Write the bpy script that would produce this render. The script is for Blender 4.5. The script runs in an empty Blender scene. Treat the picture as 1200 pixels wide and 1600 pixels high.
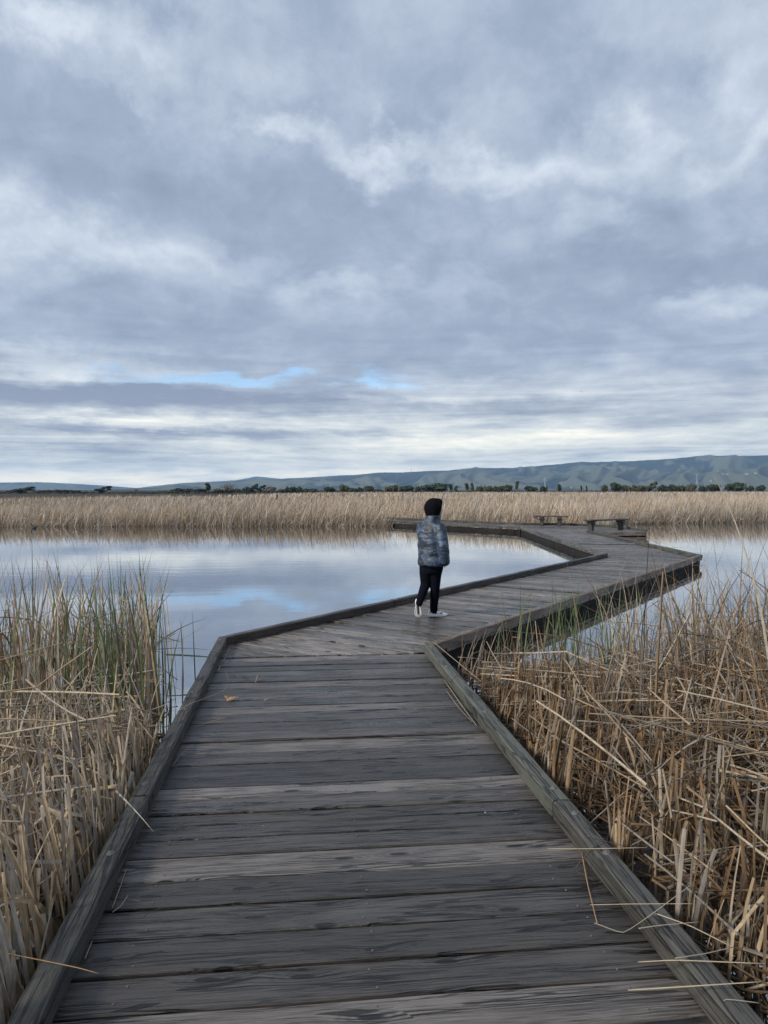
import bpy, bmesh, math, random
import numpy as np
from mathutils import Vector, Matrix, Euler, noise as mnoise

random.seed(7)
rng = np.random.default_rng(7)
R = math.radians
S = bpy.context.scene
COL = S.collection

# ------------------------------------------------------------------ camera
EYE = 1.72
PITCH = math.atan(35 / 1204.0)
cam_d = bpy.data.cameras.new('camera')
cam = bpy.data.objects.new('camera', cam_d)
COL.objects.link(cam)
cam.location = (0, 0, EYE)
cam.rotation_euler = (math.pi / 2 - PITCH, 0, 0)
cam_d.sensor_fit = 'VERTICAL'
cam_d.sensor_height = 24.0
cam_d.lens = 24.0 * 1204 / 1600
cam_d.clip_start = 0.05
cam_d.clip_end = 60000
S.camera = cam

HAZE = 0.000078
# ------------------------------------------------------------------ light, sky, exposure
SUN_EL, SUN_AZ = R(33), R(238)          # azimuth clockwise from +Y: behind the camera
S.view_settings.view_transform = 'Standard'
S.view_settings.look = 'None'
S.view_settings.gamma = 1.0
S.view_settings.exposure = 1.4
S.view_settings.use_curve_mapping = False
S.cycles.max_bounces = 8
S.cycles.diffuse_bounces = 3
S.cycles.glossy_bounces = 4
S.cycles.transmission_bounces = 4
S.cycles.volume_bounces = 2
S.cycles.transparent_max_bounces = 8
S.cycles.use_denoising = True
S.cycles.denoising_input_passes = 'RGB_ALBEDO_NORMAL'
S.cycles.denoising_prefilter = 'NONE'
S.cycles.sample_clamp_indirect = 2.0

sun_d = bpy.data.lights.new('sun', 'SUN')
sun_d.energy = 1.5
sun_d.angle = R(12)
sun_d.color = (1.0, 0.95, 0.88)
sun = bpy.data.objects.new('sun', sun_d)
COL.objects.link(sun)
sdir = Vector((math.sin(SUN_AZ) * math.cos(SUN_EL), math.cos(SUN_AZ) * math.cos(SUN_EL), math.sin(SUN_EL)))
sun.rotation_euler = (-sdir).to_track_quat('-Z', 'Y').to_euler()
sun.location = sdir * 50


class NT:
    """small helper round a node tree"""
    def __init__(self, nt):
        self.nt = nt

    def n(self, kind, **kw):
        nd = self.nt.nodes.new(kind)
        for k, v in kw.items():
            setattr(nd, k, v)
        return nd

    def put(self, sock, v):
        if v is None:
            return
        if hasattr(v, 'is_output'):
            self.nt.links.new(v, sock)
        else:
            sock.default_value = v

    def math(self, op, a, b=None, c=None, clamp=False):
        nd = self.n('ShaderNodeMath', operation=op, use_clamp=clamp)
        for i, v in enumerate((a, b, c)):
            if v is not None:
                self.put(nd.inputs[i], v)
        return nd.outputs[0]

    def vmath(self, op, a, b=None, c=None):
        nd = self.n('ShaderNodeVectorMath', operation=op)
        for i, v in enumerate((a, b, c)):
            if v is not None:
                self.put(nd.inputs[i], v)
        return nd.outputs['Value'] if op in ('LENGTH', 'DISTANCE', 'DOT_PRODUCT') else nd.outputs[0]

    def noise(self, vec, scale=5, detail=4, rough=0.5, dist=0.0, lac=2.0):
        nd = self.n('ShaderNodeTexNoise')
        self.put(nd.inputs['Vector'], vec)
        nd.inputs['Scale'].default_value = scale
        nd.inputs['Detail'].default_value = detail
        nd.inputs['Roughness'].default_value = rough
        nd.inputs['Distortion'].default_value = dist
        nd.inputs['Lacunarity'].default_value = lac
        return nd.outputs[0], nd.outputs[1]

    def smooth(self, x, a, b, lo=0.0, hi=1.0):
        nd = self.n('ShaderNodeMapRange', interpolation_type='SMOOTHSTEP')
        self.put(nd.inputs['Value'], x)
        nd.inputs['From Min'].default_value = a
        nd.inputs['From Max'].default_value = b
        nd.inputs['To Min'].default_value = lo
        nd.inputs['To Max'].default_value = hi
        return nd.outputs[0]

    def mix(self, f, a, b, blend='MIX'):
        nd = self.n('ShaderNodeMix', data_type='RGBA', blend_type=blend)
        self.put(nd.inputs['Factor'], f)
        for s, v in ((nd.inputs[6], a), (nd.inputs[7], b)):
            if isinstance(v, tuple) and len(v) == 3:
                v = v + (1,)
            self.put(s, v)
        return nd.outputs[2]

    def ramp(self, f, stops, interp='LINEAR'):
        nd = self.n('ShaderNodeValToRGB')
        cr = nd.color_ramp
        cr.interpolation = interp
        while len(cr.elements) < len(stops):
            cr.elements.new(0.5)
        for e, (p, c) in zip(cr.elements, stops):
            e.position = p
            e.color = tuple(c) + (1,) if len(c) == 3 else c
        self.put(nd.inputs[0], f)
        return nd.outputs[0]

    def bump(self, h, strength=0.5, dist=0.01, normal=None):
        nd = self.n('ShaderNodeBump')
        nd.inputs['Strength'].default_value = strength
        nd.inputs['Distance'].default_value = dist
        self.put(nd.inputs['Height'], h)
        if normal is not None:
            self.put(nd.inputs['Normal'], normal)
        return nd.outputs[0]


world = bpy.data.worlds.new('World')
S.world = world
world.use_nodes = True
wt = world.node_tree
wt.nodes.clear()
T = NT(wt)
sky = T.n('ShaderNodeTexSky', sky_type='NISHITA')
sky.sun_disc = False
sky.sun_elevation = SUN_EL
sky.sun_rotation = SUN_AZ
sky.air_density = 1.0
sky.dust_density = 0.3
sky.ozone_density = 2.0
gen = T.n('ShaderNodeTexCoord').outputs['Generated']
dirv = T.vmath('NORMALIZE', gen)
sep = T.n('ShaderNodeSeparateXYZ')
T.put(sep.inputs[0], dirv)
dx, dy, dz = sep.outputs
az = T.math('ARCTAN2', dx, dy)
el = T.math('ARCSINE', dz)
# cloud deck seen in perspective
gel = T.math('MULTIPLY', T.math('LOGARITHM', T.math('ADD', T.math('MAXIMUM', el, -0.03), 0.075), math.e), 0.52)
cmb = T.n('ShaderNodeCombineXYZ')
T.put(cmb.inputs[0], dx)
T.put(cmb.inputs[1], dy)
T.put(cmb.inputs[2], gel)
P0 = cmb.outputs[0]
_, wobc = T.noise(P0, 4.0, 4, 0.55)
P = T.vmath('ADD', P0, T.vmath('MULTIPLY', T.vmath('SUBTRACT', wobc, (.5, .5, .5)), (.11, .11, .11)))
n_big, _ = T.noise(P, 2.2, 3, 0.5)
n_mid, _ = T.noise(T.vmath('ADD', P, (7.3, 2.1, 4.0)), 5.0, 9, 0.58, 0.15)
n_fine, _ = T.noise(T.vmath('ADD', P, (1.3, 9.1, 2.0)), 15.0, 7, 0.62, 0.2)
# angular coordinates with a little cloud-shaped wander, for the large features of this sky
ang = T.n('ShaderNodeCombineXYZ')
T.put(ang.inputs[0], az)
T.put(ang.inputs[1], el)
n_ang, n_angc = T.noise(P0, 8.0, 6, 0.62)
elw = T.smooth(el, 0.0, 0.45, 0.25, 1.0)
wv = T.vmath('MULTIPLY', T.vmath('SUBTRACT', n_angc, (0.5, 0.5, 0.5)), (0.26, 0.20, 0.0))
wsc = T.n('ShaderNodeVectorMath', operation='SCALE')
T.put(wsc.inputs[0], wv)
T.put(wsc.inputs['Scale'], elw)
A = T.vmath('ADD', ang.outputs[0], wsc.outputs[0])


def dir_of(x, y):
    u, v = (x - 600) / 1204.0, (800 - y) / 1204.0
    d = Vector((u, math.cos(PITCH) + v * math.sin(PITCH), -math.sin(PITCH) + v * math.cos(PITCH))).normalized()
    return math.atan2(d.x, d.y), math.asin(d.z)


def blob(total, x, y, rx, ry, amp):
    a, e = dir_of(x, y)
    a1, _ = dir_of(x + rx, y)
    _, e1 = dir_of(x, y - ry)
    sx, sy = 1 / abs(a1 - a), 1 / abs(e1 - e)
    q = T.vmath('MULTIPLY_ADD', A, (sx, sy, 0.0), (-a * sx, -e * sy, 0.0))
    v = T.smooth(T.vmath('LENGTH', q), 0.0, 1.7, amp, 0.0)
    return v if total is None else T.math('ADD', total, v)


feat = None
for b in [(150, 55, 150, 60, .55), (20, 20, 90, 40, .25), (340, 60, 70, 40, .15), (380, 130, 70, 40, .2), (180, 135, 60, 22, .15),
          (450, 212, 62, 24, .42), (585, 256, 55, 28, .42), (540, 235, 60, 20, .15), (730, 255, 110, 42, .36),
          (880, 250, 110, 50, .42), (1020, 265, 90, 34, .2), (1160, 250, 90, 30, .3), (1130, 130, 100, 70, .28),
          (1180, 40, 120, 60, .2), (770, 150, 80, 40, .16), (960, 350, 70, 24, .32), (905, 390, 60, 24, .16),
          (70, 360, 190, 40, .34), (210, 400, 150, 36, .26), (400, 408, 100, 24, .26), (520, 466, 110, 22, .28),
          (760, 460, 190, 30, .14), (750, 548, 70, 18, .26), (1120, 470, 150, 22, .3), (60, 565, 120, 22, .42),
          (250, 570, 90, 14, .2), (940, 580, 80, 16, .2), (860, 610, 140, 16, .25), (680, 612, 120, 16, .25),
          (700, 690, 420, 16, .35), (250, 655, 330, 7, .3), (150, 745, 400, 12, .5), (480, 668, 260, 9, .3),
          (1000, 105, 130, 60, -.22), (650, 150, 110, 70, -.16), (480, 300, 330, 34, -.14), (1090, 415, 170, 34, -.3),
          (850, 490, 200, 24, -.12), (120, 470, 170, 22, -.16), (620, 400, 300, 40, -.1), (90, 240, 200, 60, -.1),
          (130, 612, 330, 22, -.55), (430, 632, 230, 10, -.3), (300, 672, 360, 7, -.35), (760, 640, 200, 10, -.26),
          (1080, 650, 200, 12, -.16), (250, 715, 330, 8, -.12)]:
    feat = blob(feat, *b)
tone = T.math('MULTIPLY_ADD', T.math('SUBTRACT', n_mid, 0.5), 1.05, 0.40)
tone = T.math('ADD', tone, T.math('MULTIPLY', T.math('SUBTRACT', n_big, 0.5), 0.35))
tone = T.math('ADD', tone, T.math('MULTIPLY', T.math('SUBTRACT', n_fine, 0.5), 0.50))
n_str, _ = T.noise(T.vmath('MULTIPLY', dirv, (3.2, 3.2, 62.0)), 1.0, 6, 0.62, 0.6)
n_str2, _ = T.noise(T.vmath('MULTIPLY', dirv, (8.0, 8.0, 50.0)), 1.7, 5, 0.6, 0.4)
strk = T.math('ADD', T.math('MULTIPLY', T.math('SUBTRACT', n_str, 0.5), 1.5), T.math('MULTIPLY', T.math('SUBTRACT', n_str2, 0.5), 0.7))
tone = T.math('ADD', tone, T.math('MULTIPLY', strk, T.smooth(el, 0.05, 0.24, 1.0, 0.0)))
tone = T.math('ADD', tone, T.smooth(el, 0.0, 0.06, 0.34, 0.0))
gain = T.math('MULTIPLY_ADD', n_mid, 1.0, 0.5)
tone = T.math('ADD', tone, T.math('MULTIPLY', T.math('MULTIPLY', feat, 0.76), gain))
cloud = T.ramp(tone, [(0.0, (0.098, 0.122, 0.166)), (0.33, (0.140, 0.170, 0.220)), (0.62, (0.205, 0.236, 0.281)), (1.0, (0.305, 0.335, 0.365))])
# cloud sheets close to the horizon are lit from below by the gap of clear sky beyond: paler and warmer
hz = T.smooth(el, 0.0, 0.19, 1.0, 0.0)
low = T.ramp(tone, [(0.0, (0.15, 0.165, 0.198)), (0.35, (0.275, 0.292, 0.290)), (0.65, (0.395, 0.395, 0.355)), (1.0, (0.57, 0.53, 0.42))])
cloud = T.mix(hz, cloud, low)
gap = None
for b in [(440, 584, 190, 9, .85), (600, 603, 85, 10, .95), (300, 592, 140, 6, .65), (120, 571, 90, 6, .5), (520, 609, 60, 8, .7)]:
    gap = blob(gap, *b)
gapn = T.math('MULTIPLY', gap, T.smooth(n_ang, 0.36, 0.60))
gapm = T.smooth(T.math('ADD', gapn, T.math('MULTIPLY', strk, 0.5)), 0.04, 0.9, 0.0, 0.68)
gapm = T.math('MULTIPLY', gapm, T.smooth(gapn, 0.0, 0.12))
bg_sky = T.n('ShaderNodeBackground')
T.put(bg_sky.inputs[0], T.mix(1.0, sky.outputs[0], (0.84, 1.0, 1.16), 'MULTIPLY'))
bg_sky.inputs[1].default_value = 0.068
bg_cl = T.n('ShaderNodeBackground')
T.put(bg_cl.inputs[0], cloud)
bg_cl.inputs[1].default_value = 1.0
mx = T.n('ShaderNodeMixShader')
T.put(mx.inputs[0], gapm)
wt.links.new(bg_cl.outputs[0], mx.inputs[1])
wt.links.new(bg_sky.outputs[0], mx.inputs[2])
wo = T.n('ShaderNodeOutputWorld')
wt.links.new(mx.outputs[0], wo.inputs['Surface'])


# ------------------------------------------------------------------ helpers
def new_mat(name):
    m = bpy.data.materials.new(name)
    m.use_nodes = True
    nt = m.node_tree
    nt.nodes.clear()
    t = NT(nt)
    out = t.n('ShaderNodeOutputMaterial')
    bs = t.n('ShaderNodeBsdfPrincipled')
    nt.links.new(bs.outputs[0], out.inputs['Surface'])
    return m, t, bs, out


def simple(name, col, rough=0.7, bumpscale=None, bstr=0.3, var=0.15, spec=0.5, space='Object'):
    m, t, bs, out = new_mat(name)
    co = t.n('ShaderNodeTexCoord').outputs[space]
    n, _ = t.noise(co, bumpscale or 12.0, 5, 0.6)
    c = tuple(col)
    t.put(bs.inputs['Base Color'], t.mix(n, tuple(x * (1 - var) for x in c), tuple(min(1, x * (1 + var)) for x in c)))
    bs.inputs['Roughness'].default_value = rough
    bs.inputs['Specular IOR Level'].default_value = spec
    t.put(bs.inputs['Normal'], t.bump(n, bstr, 0.01))
    return m


def mesh_obj(name, verts, faces, mat=None, parent=None, smooth=False, link=True):
    me = bpy.data.meshes.new(name)
    me.from_pydata([tuple(v) for v in verts], [], faces)
    me.update()
    if smooth:
        me.polygons.foreach_set('use_smooth', [True] * len(me.polygons))
    if mat:
        me.materials.append(mat)
    o = bpy.data.objects.new(name, me)
    if link:
        COL.objects.link(o)
    if parent:
        o.parent = parent
    return o


def bm_obj(name, bm, mat=None, parent=None, smooth=False):
    me = bpy.data.meshes.new(name)
    bmesh.ops.recalc_face_normals(bm, faces=bm.faces)
    bm.to_mesh(me)
    bm.free()
    if smooth:
        me.polygons.foreach_set('use_smooth', [True] * len(me.polygons))
    if mat:
        me.materials.append(mat)
    o = bpy.data.objects.new(name, me)
    COL.objects.link(o)
    if parent:
        o.parent = parent
    return o


def empty(name, loc, rz=0.0):
    o = bpy.data.objects.new(name, None)
    COL.objects.link(o)
    o.location = loc
    o.rotation_euler = (0, 0, rz)
    return o


def tag(o, label, cat, group=None, kind=None):
    o['label'] = label
    o['category'] = cat
    if group:
        o['group'] = group
    if kind:
        o['kind'] = kind
    return o


def add_box(bm, c, s, rot=None, bevel=0.0):
    r = bmesh.ops.create_cube(bm, size=1.0)
    vs = r['verts']
    M = Matrix.Translation(Vector(c)) @ (rot.to_matrix().to_4x4() if rot else Matrix.Identity(4)) @ Matrix.Diagonal(Vector(tuple(s) + (1,)))
    bmesh.ops.transform(bm, matrix=M, verts=vs)
    if bevel > 0:
        es = list({e for v in vs for e in v.link_edges})
        bmesh.ops.bevel(bm, geom=es, offset=bevel, segments=1, affect='EDGES')


def add_tube(bm, p0, p1, r0, r1, n=8):
    p0, p1 = Vector(p0), Vector(p1)
    d = p1 - p0
    q = d.to_track_quat('Z', 'Y').to_matrix().to_4x4()
    bmesh.ops.create_cone(bm, cap_ends=True, segments=n, radius1=r0, radius2=r1, depth=d.length,
                          matrix=Matrix.Translation((p0 + p1) / 2) @ q)


def add_ball(bm, c, s, seg=16, ring=10, rot=None):
    M = Matrix.Translation(Vector(c)) @ (rot.to_matrix().to_4x4() if rot else Matrix.Identity(4)) @ Matrix.Diagonal(Vector(tuple(s) + (1,)))
    bmesh.ops.create_uvsphere(bm, u_segments=seg, v_segments=ring, radius=1.0, matrix=M)


def add_loft(bm, rings, cap=True):
    """rings: list of lists of points, equal counts"""
    vr = [[bm.verts.new(p) for p in r] for r in rings]
    n = len(rings[0])
    for a, b in zip(vr, vr[1:]):
        for i in range(n):
            bm.faces.new((a[i], a[(i + 1) % n], b[(i + 1) % n], b[i]))
    if cap:
        bm.faces.new(list(reversed(vr[0])))
        bm.faces.new(vr[-1])


def ell_ring(c, ax, ay, ra, rb, n=20, power=2.0):
    c, ax, ay = Vector(c), Vector(ax), Vector(ay)
    out = []
    for i in range(n):
        a = 2 * math.pi * i / n
        ca, sa = math.cos(a), math.sin(a)
        k = (abs(ca) ** power + abs(sa) ** power) ** (-1 / power)
        out.append(c + ax * (ra * ca * k) + ay * (rb * sa * k))
    return out


def limb(bm, pts, n=14):
    """pts: list of (pos, radius); rounded tube through them"""
    P_ = [Vector(p) for p, r in pts]
    rings = []
    for i, (p, r) in enumerate(pts):
        a = P_[max(0, i - 1)]
        b = P_[min(len(P_) - 1, i + 1)]
        d = (b - a).normalized()
        u = d.orthogonal().normalized()
        if i and rings:
            u = (lastu - d * lastu.dot(d)).normalized()
        v = d.cross(u)
        lastu = u
        rings.append(ell_ring(p, u, v, r, r, n))
    add_loft(bm, rings)
    add_ball(bm, pts[0][0], (pts[0][1],) * 3, 12, 8)
    add_ball(bm, pts[-1][0], (pts[-1][1],) * 3, 12, 8)


def fuse(name, bm, voxel, mat, parent=None, smooth_it=6, fac=0.5):
    """one continuous skin over overlapping closed shapes"""
    me = bpy.data.meshes.new(name + '_raw')
    bmesh.ops.recalc_face_normals(bm, faces=bm.faces)
    bm.to_mesh(me)
    bm.free()
    tmp = bpy.data.objects.new(name + '_raw', me)
    COL.objects.link(tmp)
    m = tmp.modifiers.new('r', 'REMESH')
    m.mode = 'VOXEL'
    m.voxel_size = voxel
    s = tmp.modifiers.new('s', 'SMOOTH')
    s.iterations = smooth_it
    s.factor = fac
    dg = bpy.context.evaluated_depsgraph_get()
    res = bpy.data.meshes.new_from_object(tmp.evaluated_get(dg))
    bpy.data.objects.remove(tmp)
    bpy.data.meshes.remove(me)
    res.name = name
    res.polygons.foreach_set('use_smooth', [True] * len(res.polygons))
    res.materials.clear()
    res.materials.append(mat)
    o = bpy.data.objects.new(name, res)
    COL.objects.link(o)
    if parent:
        o.parent = parent
    return o


# ------------------------------------------------------------------ materials
def make_wood(name, dark, light, moss=(0.10, 0.115, 0.085), moss_amt=0.0, rough=(0.45, 0.8), bump=0.8, crack=1.0, wet=0.25, spec=0.5, knots=1.0, chk=0.47):
    m, t, bs, out = new_mat(name)
    tc = t.n('ShaderNodeTexCoord').outputs['Object']
    oi = t.n('ShaderNodeObjectInfo')
    rnd = oi.outputs['Random']
    off = t.n('ShaderNodeCombineXYZ')
    t.put(off.inputs[0], t.math('MULTIPLY', rnd, 61.0))
    t.put(off.inputs[1], t.math('MULTIPLY', rnd, 37.0))
    t.put(off.inputs[2], t.math('MULTIPLY', rnd, 19.0))
    co = t.vmath('ADD', tc, off.outputs[0])
    # knots: sparse cells, the grain bends round them
    vk = t.n('ShaderNodeTexVoronoi')
    vk.voronoi_dimensions = '2D'
    vk.inputs['Scale'].default_value = 1.0
    vk.inputs['Randomness'].default_value = 1.0
    t.put(vk.inputs['Vector'], t.vmath('MULTIPLY', co, (1.9, 6.5, 0.0)))
    kd = vk.outputs['Distance']
    kr = t.n('ShaderNodeSeparateColor')
    t.put(kr.inputs[0], vk.outputs['Color'])
    kon = t.math('MULTIPLY', t.smooth(kr.outputs[0], 0.42, 0.44), knots)
    kwarp = t.math('MULTIPLY', kon, t.smooth(kd, 0.02, 0.42, 1.0, 0.0))
    w1, w1c = t.noise(t.vmath('MULTIPLY', co, (1.6, 5.0, 5.0)), 1.0, 3, 0.5)
    warp = t.math('ADD', t.math('MULTIPLY', t.math('SUBTRACT', w1, 0.5), 0.03), t.math('MULTIPLY', kwarp, 0.028))
    wv_ = t.n('ShaderNodeCombineXYZ')
    t.put(wv_.inputs[1], warp)
    cw = t.vmath('ADD', co, wv_.outputs[0])
    broad, _ = t.noise(t.vmath('MULTIPLY', cw, (1.1, 9.0, 9.0)), 1.0, 4, 0.6)
    grain, _ = t.noise(t.vmath('MULTIPLY', cw, (2.2, 95.0, 95.0)), 1.0, 5, 0.65)
    fib, _ = t.noise(t.vmath('MULTIPLY', cw, (9.0, 330.0, 330.0)), 1.0, 3, 0.6)
    def checks(scl, lo, hi):
        v_ = t.n('ShaderNodeTexVoronoi', feature='DISTANCE_TO_EDGE')
        v_.inputs['Scale'].default_value = 1.0
        t.put(v_.inputs['Vector'], t.vmath('MULTIPLY', cw, scl))
        return t.smooth(v_.outputs['Distance'], lo, hi, 1.0, 0.0)
    cmask, _ = t.noise(t.vmath('MULTIPLY', co, (1.9, 13.0, 13.0)), 1.0, 3, 0.55)
    crk = t.math('MULTIPLY', checks((0.75, 21.0, 21.0), 0.018, 0.034), t.smooth(cmask, chk, chk + 0.05))
    crk2 = t.math('MULTIPLY', checks((1.7, 58.0, 58.0), 0.03, 0.07), t.smooth(cmask, 0.38, 0.60))
    knot = t.math('MULTIPLY', kon, t.smooth(kd, 0.06, 0.095, 1.0, 0.0))
    ring = t.math('MULTIPLY', kwarp, t.math('MULTIPLY_ADD', t.math('SINE', t.math('MULTIPLY', kd, 95.0)), 0.5, 0.5))
    f = t.math('ADD', t.math('MULTIPLY', broad, 0.30), t.math('MULTIPLY', grain, 0.85))
    c = t.ramp(f, [(0.40, dark), (0.74, light)])
    c = t.mix(t.smooth(fib, 0.38, 0.66, 0.0, 0.5), c, tuple(min(1, x * 1.5) for x in light))
    blotch, _ = t.noise(co, 2.3, 4, 0.6)
    c = t.mix(t.smooth(blotch, 0.38, 0.56, 0.18, 0.0), c, tuple(x * 0.55 for x in dark))
    if moss_amt > 0:
        mo, _ = t.noise(co, 7.0, 5, 0.65)
        c = t.mix(t.math('MULTIPLY', t.smooth(mo, 0.38, 0.62), moss_amt), c, moss)
    c = t.mix(1.0, c, oi.outputs['Color'], 'MULTIPLY')
    deep = tuple(x * 0.22 for x in dark)
    c = t.mix(t.math('MULTIPLY', ring, 0.45), c, tuple(x * 0.6 for x in dark))
    c = t.mix(t.math('MULTIPLY', crk, 0.85), c, deep)
    c = t.mix(t.math('MULTIPLY', crk2, 0.8), c, deep)
    c = t.mix(t.math('MULTIPLY', knot, 0.9), c, deep)
    t.put(bs.inputs['Base Color'], c)
    wetn, _ = t.noise(co, 1.5, 3, 0.5)
    ro = t.math('SUBTRACT', t.math('MULTIPLY_ADD', grain, rough[1] - rough[0], rough[0]), t.smooth(wetn, 0.5, 0.7, 0.0, wet))
    t.put(bs.inputs['Roughness'], ro)
    bs.inputs['Specular IOR Level'].default_value = spec
    h = t.math('ADD', t.math('MULTIPLY', grain, 0.55), t.math('MULTIPLY', broad, 0.5))
    h = t.math('ADD', h, t.math('MULTIPLY', fib, 0.12))
    h = t.math('SUBTRACT', h, t.math('MULTIPLY', crk, 1.3 * crack))
    h = t.math('SUBTRACT', h, t.math('MULTIPLY', crk2, 0.55 * crack))
    h = t.math('SUBTRACT', h, t.math('MULTIPLY', knot, 0.8))
    t.put(bs.inputs['Normal'], t.bump(h, bump, 0.006))
    return m


M_PLANK = make_wood('weathered_planks', (0.0120, 0.0100, 0.0085), (0.097, 0.0835, 0.0725), rough=(0.24, 0.52), wet=0.12, bump=1.0, crack=1.1, spec=0.42)
M_CURB = make_wood('curb_timber', (0.018, 0.0165, 0.0145), (0.080, 0.074, 0.064), moss=(0.066, 0.070, 0.052), moss_amt=0.3, bump=1.0, crack=1.6, knots=0.0, chk=0.38)
M_CURB_MOSSY = make_wood('mossy_curb_timber', (0.040, 0.041, 0.033), (0.105, 0.107, 0.088), moss=(0.098, 0.104, 0.082), moss_amt=0.7, bump=0.9, crack=1.2, knots=0.0, chk=0.42)
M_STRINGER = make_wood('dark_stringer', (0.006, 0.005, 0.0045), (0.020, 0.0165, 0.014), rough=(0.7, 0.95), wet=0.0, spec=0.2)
M_FASCIA = make_wood('brown_fascia', (0.085, 0.062, 0.050), (0.23, 0.18, 0.148), bump=0.6, spec=.25, knots=0.0)
M_CURB_BROWN = make_wood('brown_curb_timber', (0.016, 0.011, 0.009), (0.056, 0.041, 0.034), rough=(.32, .6), bump=0.8, crack=1.2, knots=0.0)
M_BENCH = make_wood('bench_timber', (0.026, 0.022, 0.020), (0.075, 0.068, 0.063))
M_STEEL = simple('galvanised_steel', (0.10, 0.095, 0.09), 0.6, 60, 0.2, 0.25)


def reed_mat(name, rough=0.65):
    m, t, bs, out = new_mat(name)
    at = t.n('ShaderNodeAttribute', attribute_name='tint')
    co = t.n('ShaderNodeTexCoord').outputs['Object']
    n, _ = t.noise(t.vmath('MULTIPLY', co, (1, 1, 0.25)), 60, 3, 0.6)
    n2, _ = t.noise(co, 9, 2, 0.5)
    c = t.mix(1.0, at.outputs['Color'], t.ramp(n, [(0.25, (0.62, 0.62, 0.62)), (0.7, (1.12, 1.12, 1.12))]), 'MULTIPLY')
    c = t.mix(t.smooth(n2, 0.56, 0.7, 0.0, 0.45), c, (0.16, 0.105, 0.065))
    t.put(bs.inputs['Base Color'], c)
    bs.inputs['Roughness'].default_value = rough
    bs.inputs['Specular IOR Level'].default_value = 0.3
    nt = m.node_tree
    tr = t.n('ShaderNodeBsdfTranslucent')
    t.put(tr.inputs[0], c)
    ms = t.n('ShaderNodeMixShader')
    ms.inputs[0].default_value = 0.18
    nt.links.new(bs.outputs[0], ms.inputs[1])
    nt.links.new(tr.outputs[0], ms.inputs[2])
    nt.links.new(ms.outputs[0], out.inputs['Surface'])
    return m


M_REED = reed_mat('dry_reed')
M_REED_FAR = reed_mat('marsh_reed')

# water
M_WATER, t, bs, out = new_mat('pond_water')
co = t.n('ShaderNodeTexCoord').outputs['Object']
r1, _ = t.noise(t.vmath('MULTIPLY', co, (0.55, 1.3, 1)), 2.2, 3, 0.5)
r2, _ = t.noise(t.vmath('MULTIPLY', co, (0.6, 1.6, 1)), 9.0, 2, 0.5)
calm, _ = t.noise(t.vmath('MULTIPLY', co, (0.05, 0.22, 1)), 1.0, 3, 0.55)
hh = t.math('MULTIPLY', t.math('ADD', r1, t.math('MULTIPLY', r2, 0.22)), t.smooth(calm, 0.3, 0.75, 0.35, 1.2))
nb = t.bump(hh, 0.06, 0.03)
bs.inputs['Base Color'].default_value = (0.020, 0.021, 0.017, 1)
bs.inputs['Roughness'].default_value = 0.4
bs.inputs['Specular IOR Level'].default_value = 0.0
gl = t.n('ShaderNodeBsdfGlossy')
gl.inputs['Roughness'].default_value = 0.02
gl.inputs['Color'].default_value = (0.97, 0.98, 1.0, 1)
t.put(gl.inputs['Normal'], nb)
fr = t.n('ShaderNodeLayerWeight')
fr.inputs['Blend'].default_value = 0.5
t.put(fr.inputs['Normal'], nb)
refl = t.math('MULTIPLY_ADD', t.math('POWER', fr.outputs['Facing'], 3.0), 0.62, 0.34)
ms = t.n('ShaderNodeMixShader')
t.put(ms.inputs[0], refl)
M_WATER.node_tree.links.new(bs.outputs[0], ms.inputs[1])
M_WATER.node_tree.links.new(gl.outputs[0], ms.inputs[2])
M_WATER.node_tree.links.new(ms.outputs[0], out.inputs['Surface'])

M_GROUND = simple('marsh_ground', (0.050, 0.043, 0.032), 0.95, 0.5, 0.2, 0.35, 0.1)
M_MUD = simple('dark_mud', (0.030, 0.024, 0.018), 0.6, 6, 0.6, 0.4, 0.4)

# hills
M_HILL, t, bs, out = new_mat('hill_grass')
co = t.n('ShaderNodeTexCoord').outputs['Object']
geo = t.n('ShaderNodeNewGeometry')
wat = t.n('ShaderNodeAttribute', attribute_name='wooded')
g1, _ = t.noise(co, 0.0016, 6, 0.6)
g2, _ = t.noise(co, 0.012, 5, 0.65)
g3, _ = t.noise(co, 0.0045, 5, 0.6)
grass = t.mix(g1, (0.078, 0.090, 0.062), (0.120, 0.124, 0.090))
wsep = t.n('ShaderNodeSeparateColor')
t.put(wsep.inputs[0], wat.outputs['Color'])
wd = t.smooth(t.math('ADD', wsep.outputs[0], t.math('MULTIPLY', t.math('SUBTRACT', g3, 0.5), 0.9)), 0.42, 0.58)
wd = t.math('MULTIPLY', wd, t.smooth(g2, 0.3, 0.5, 0.6, 1.0))
c = t.mix(wd, grass, (0.016, 0.026, 0.017))
t.put(bs.inputs['Base Color'], c)
bs.inputs['Roughness'].default_value = 0.95
bs.inputs['Specular IOR Level'].default_value = 0.1

# leaves and bark
def leaf_mat(name, a, b):
    m, t, bs, out = new_mat(name)
    co = t.n('ShaderNodeTexCoord').outputs['Object']
    geo = t.n('ShaderNodeNewGeometry')
    n, _ = t.noise(co, 0.7, 3, 0.6)
    f = t.math('ADD', t.math('MULTIPLY', geo.outputs['Random Per Island'], 0.6), t.math('MULTIPLY', n, 0.4))
    t.put(bs.inputs['Base Color'], t.mix(f, a, b))
    bs.inputs['Roughness'].default_value = 0.8
    bs.inputs['Specular IOR Level'].default_value = 0.2
    return m


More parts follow.
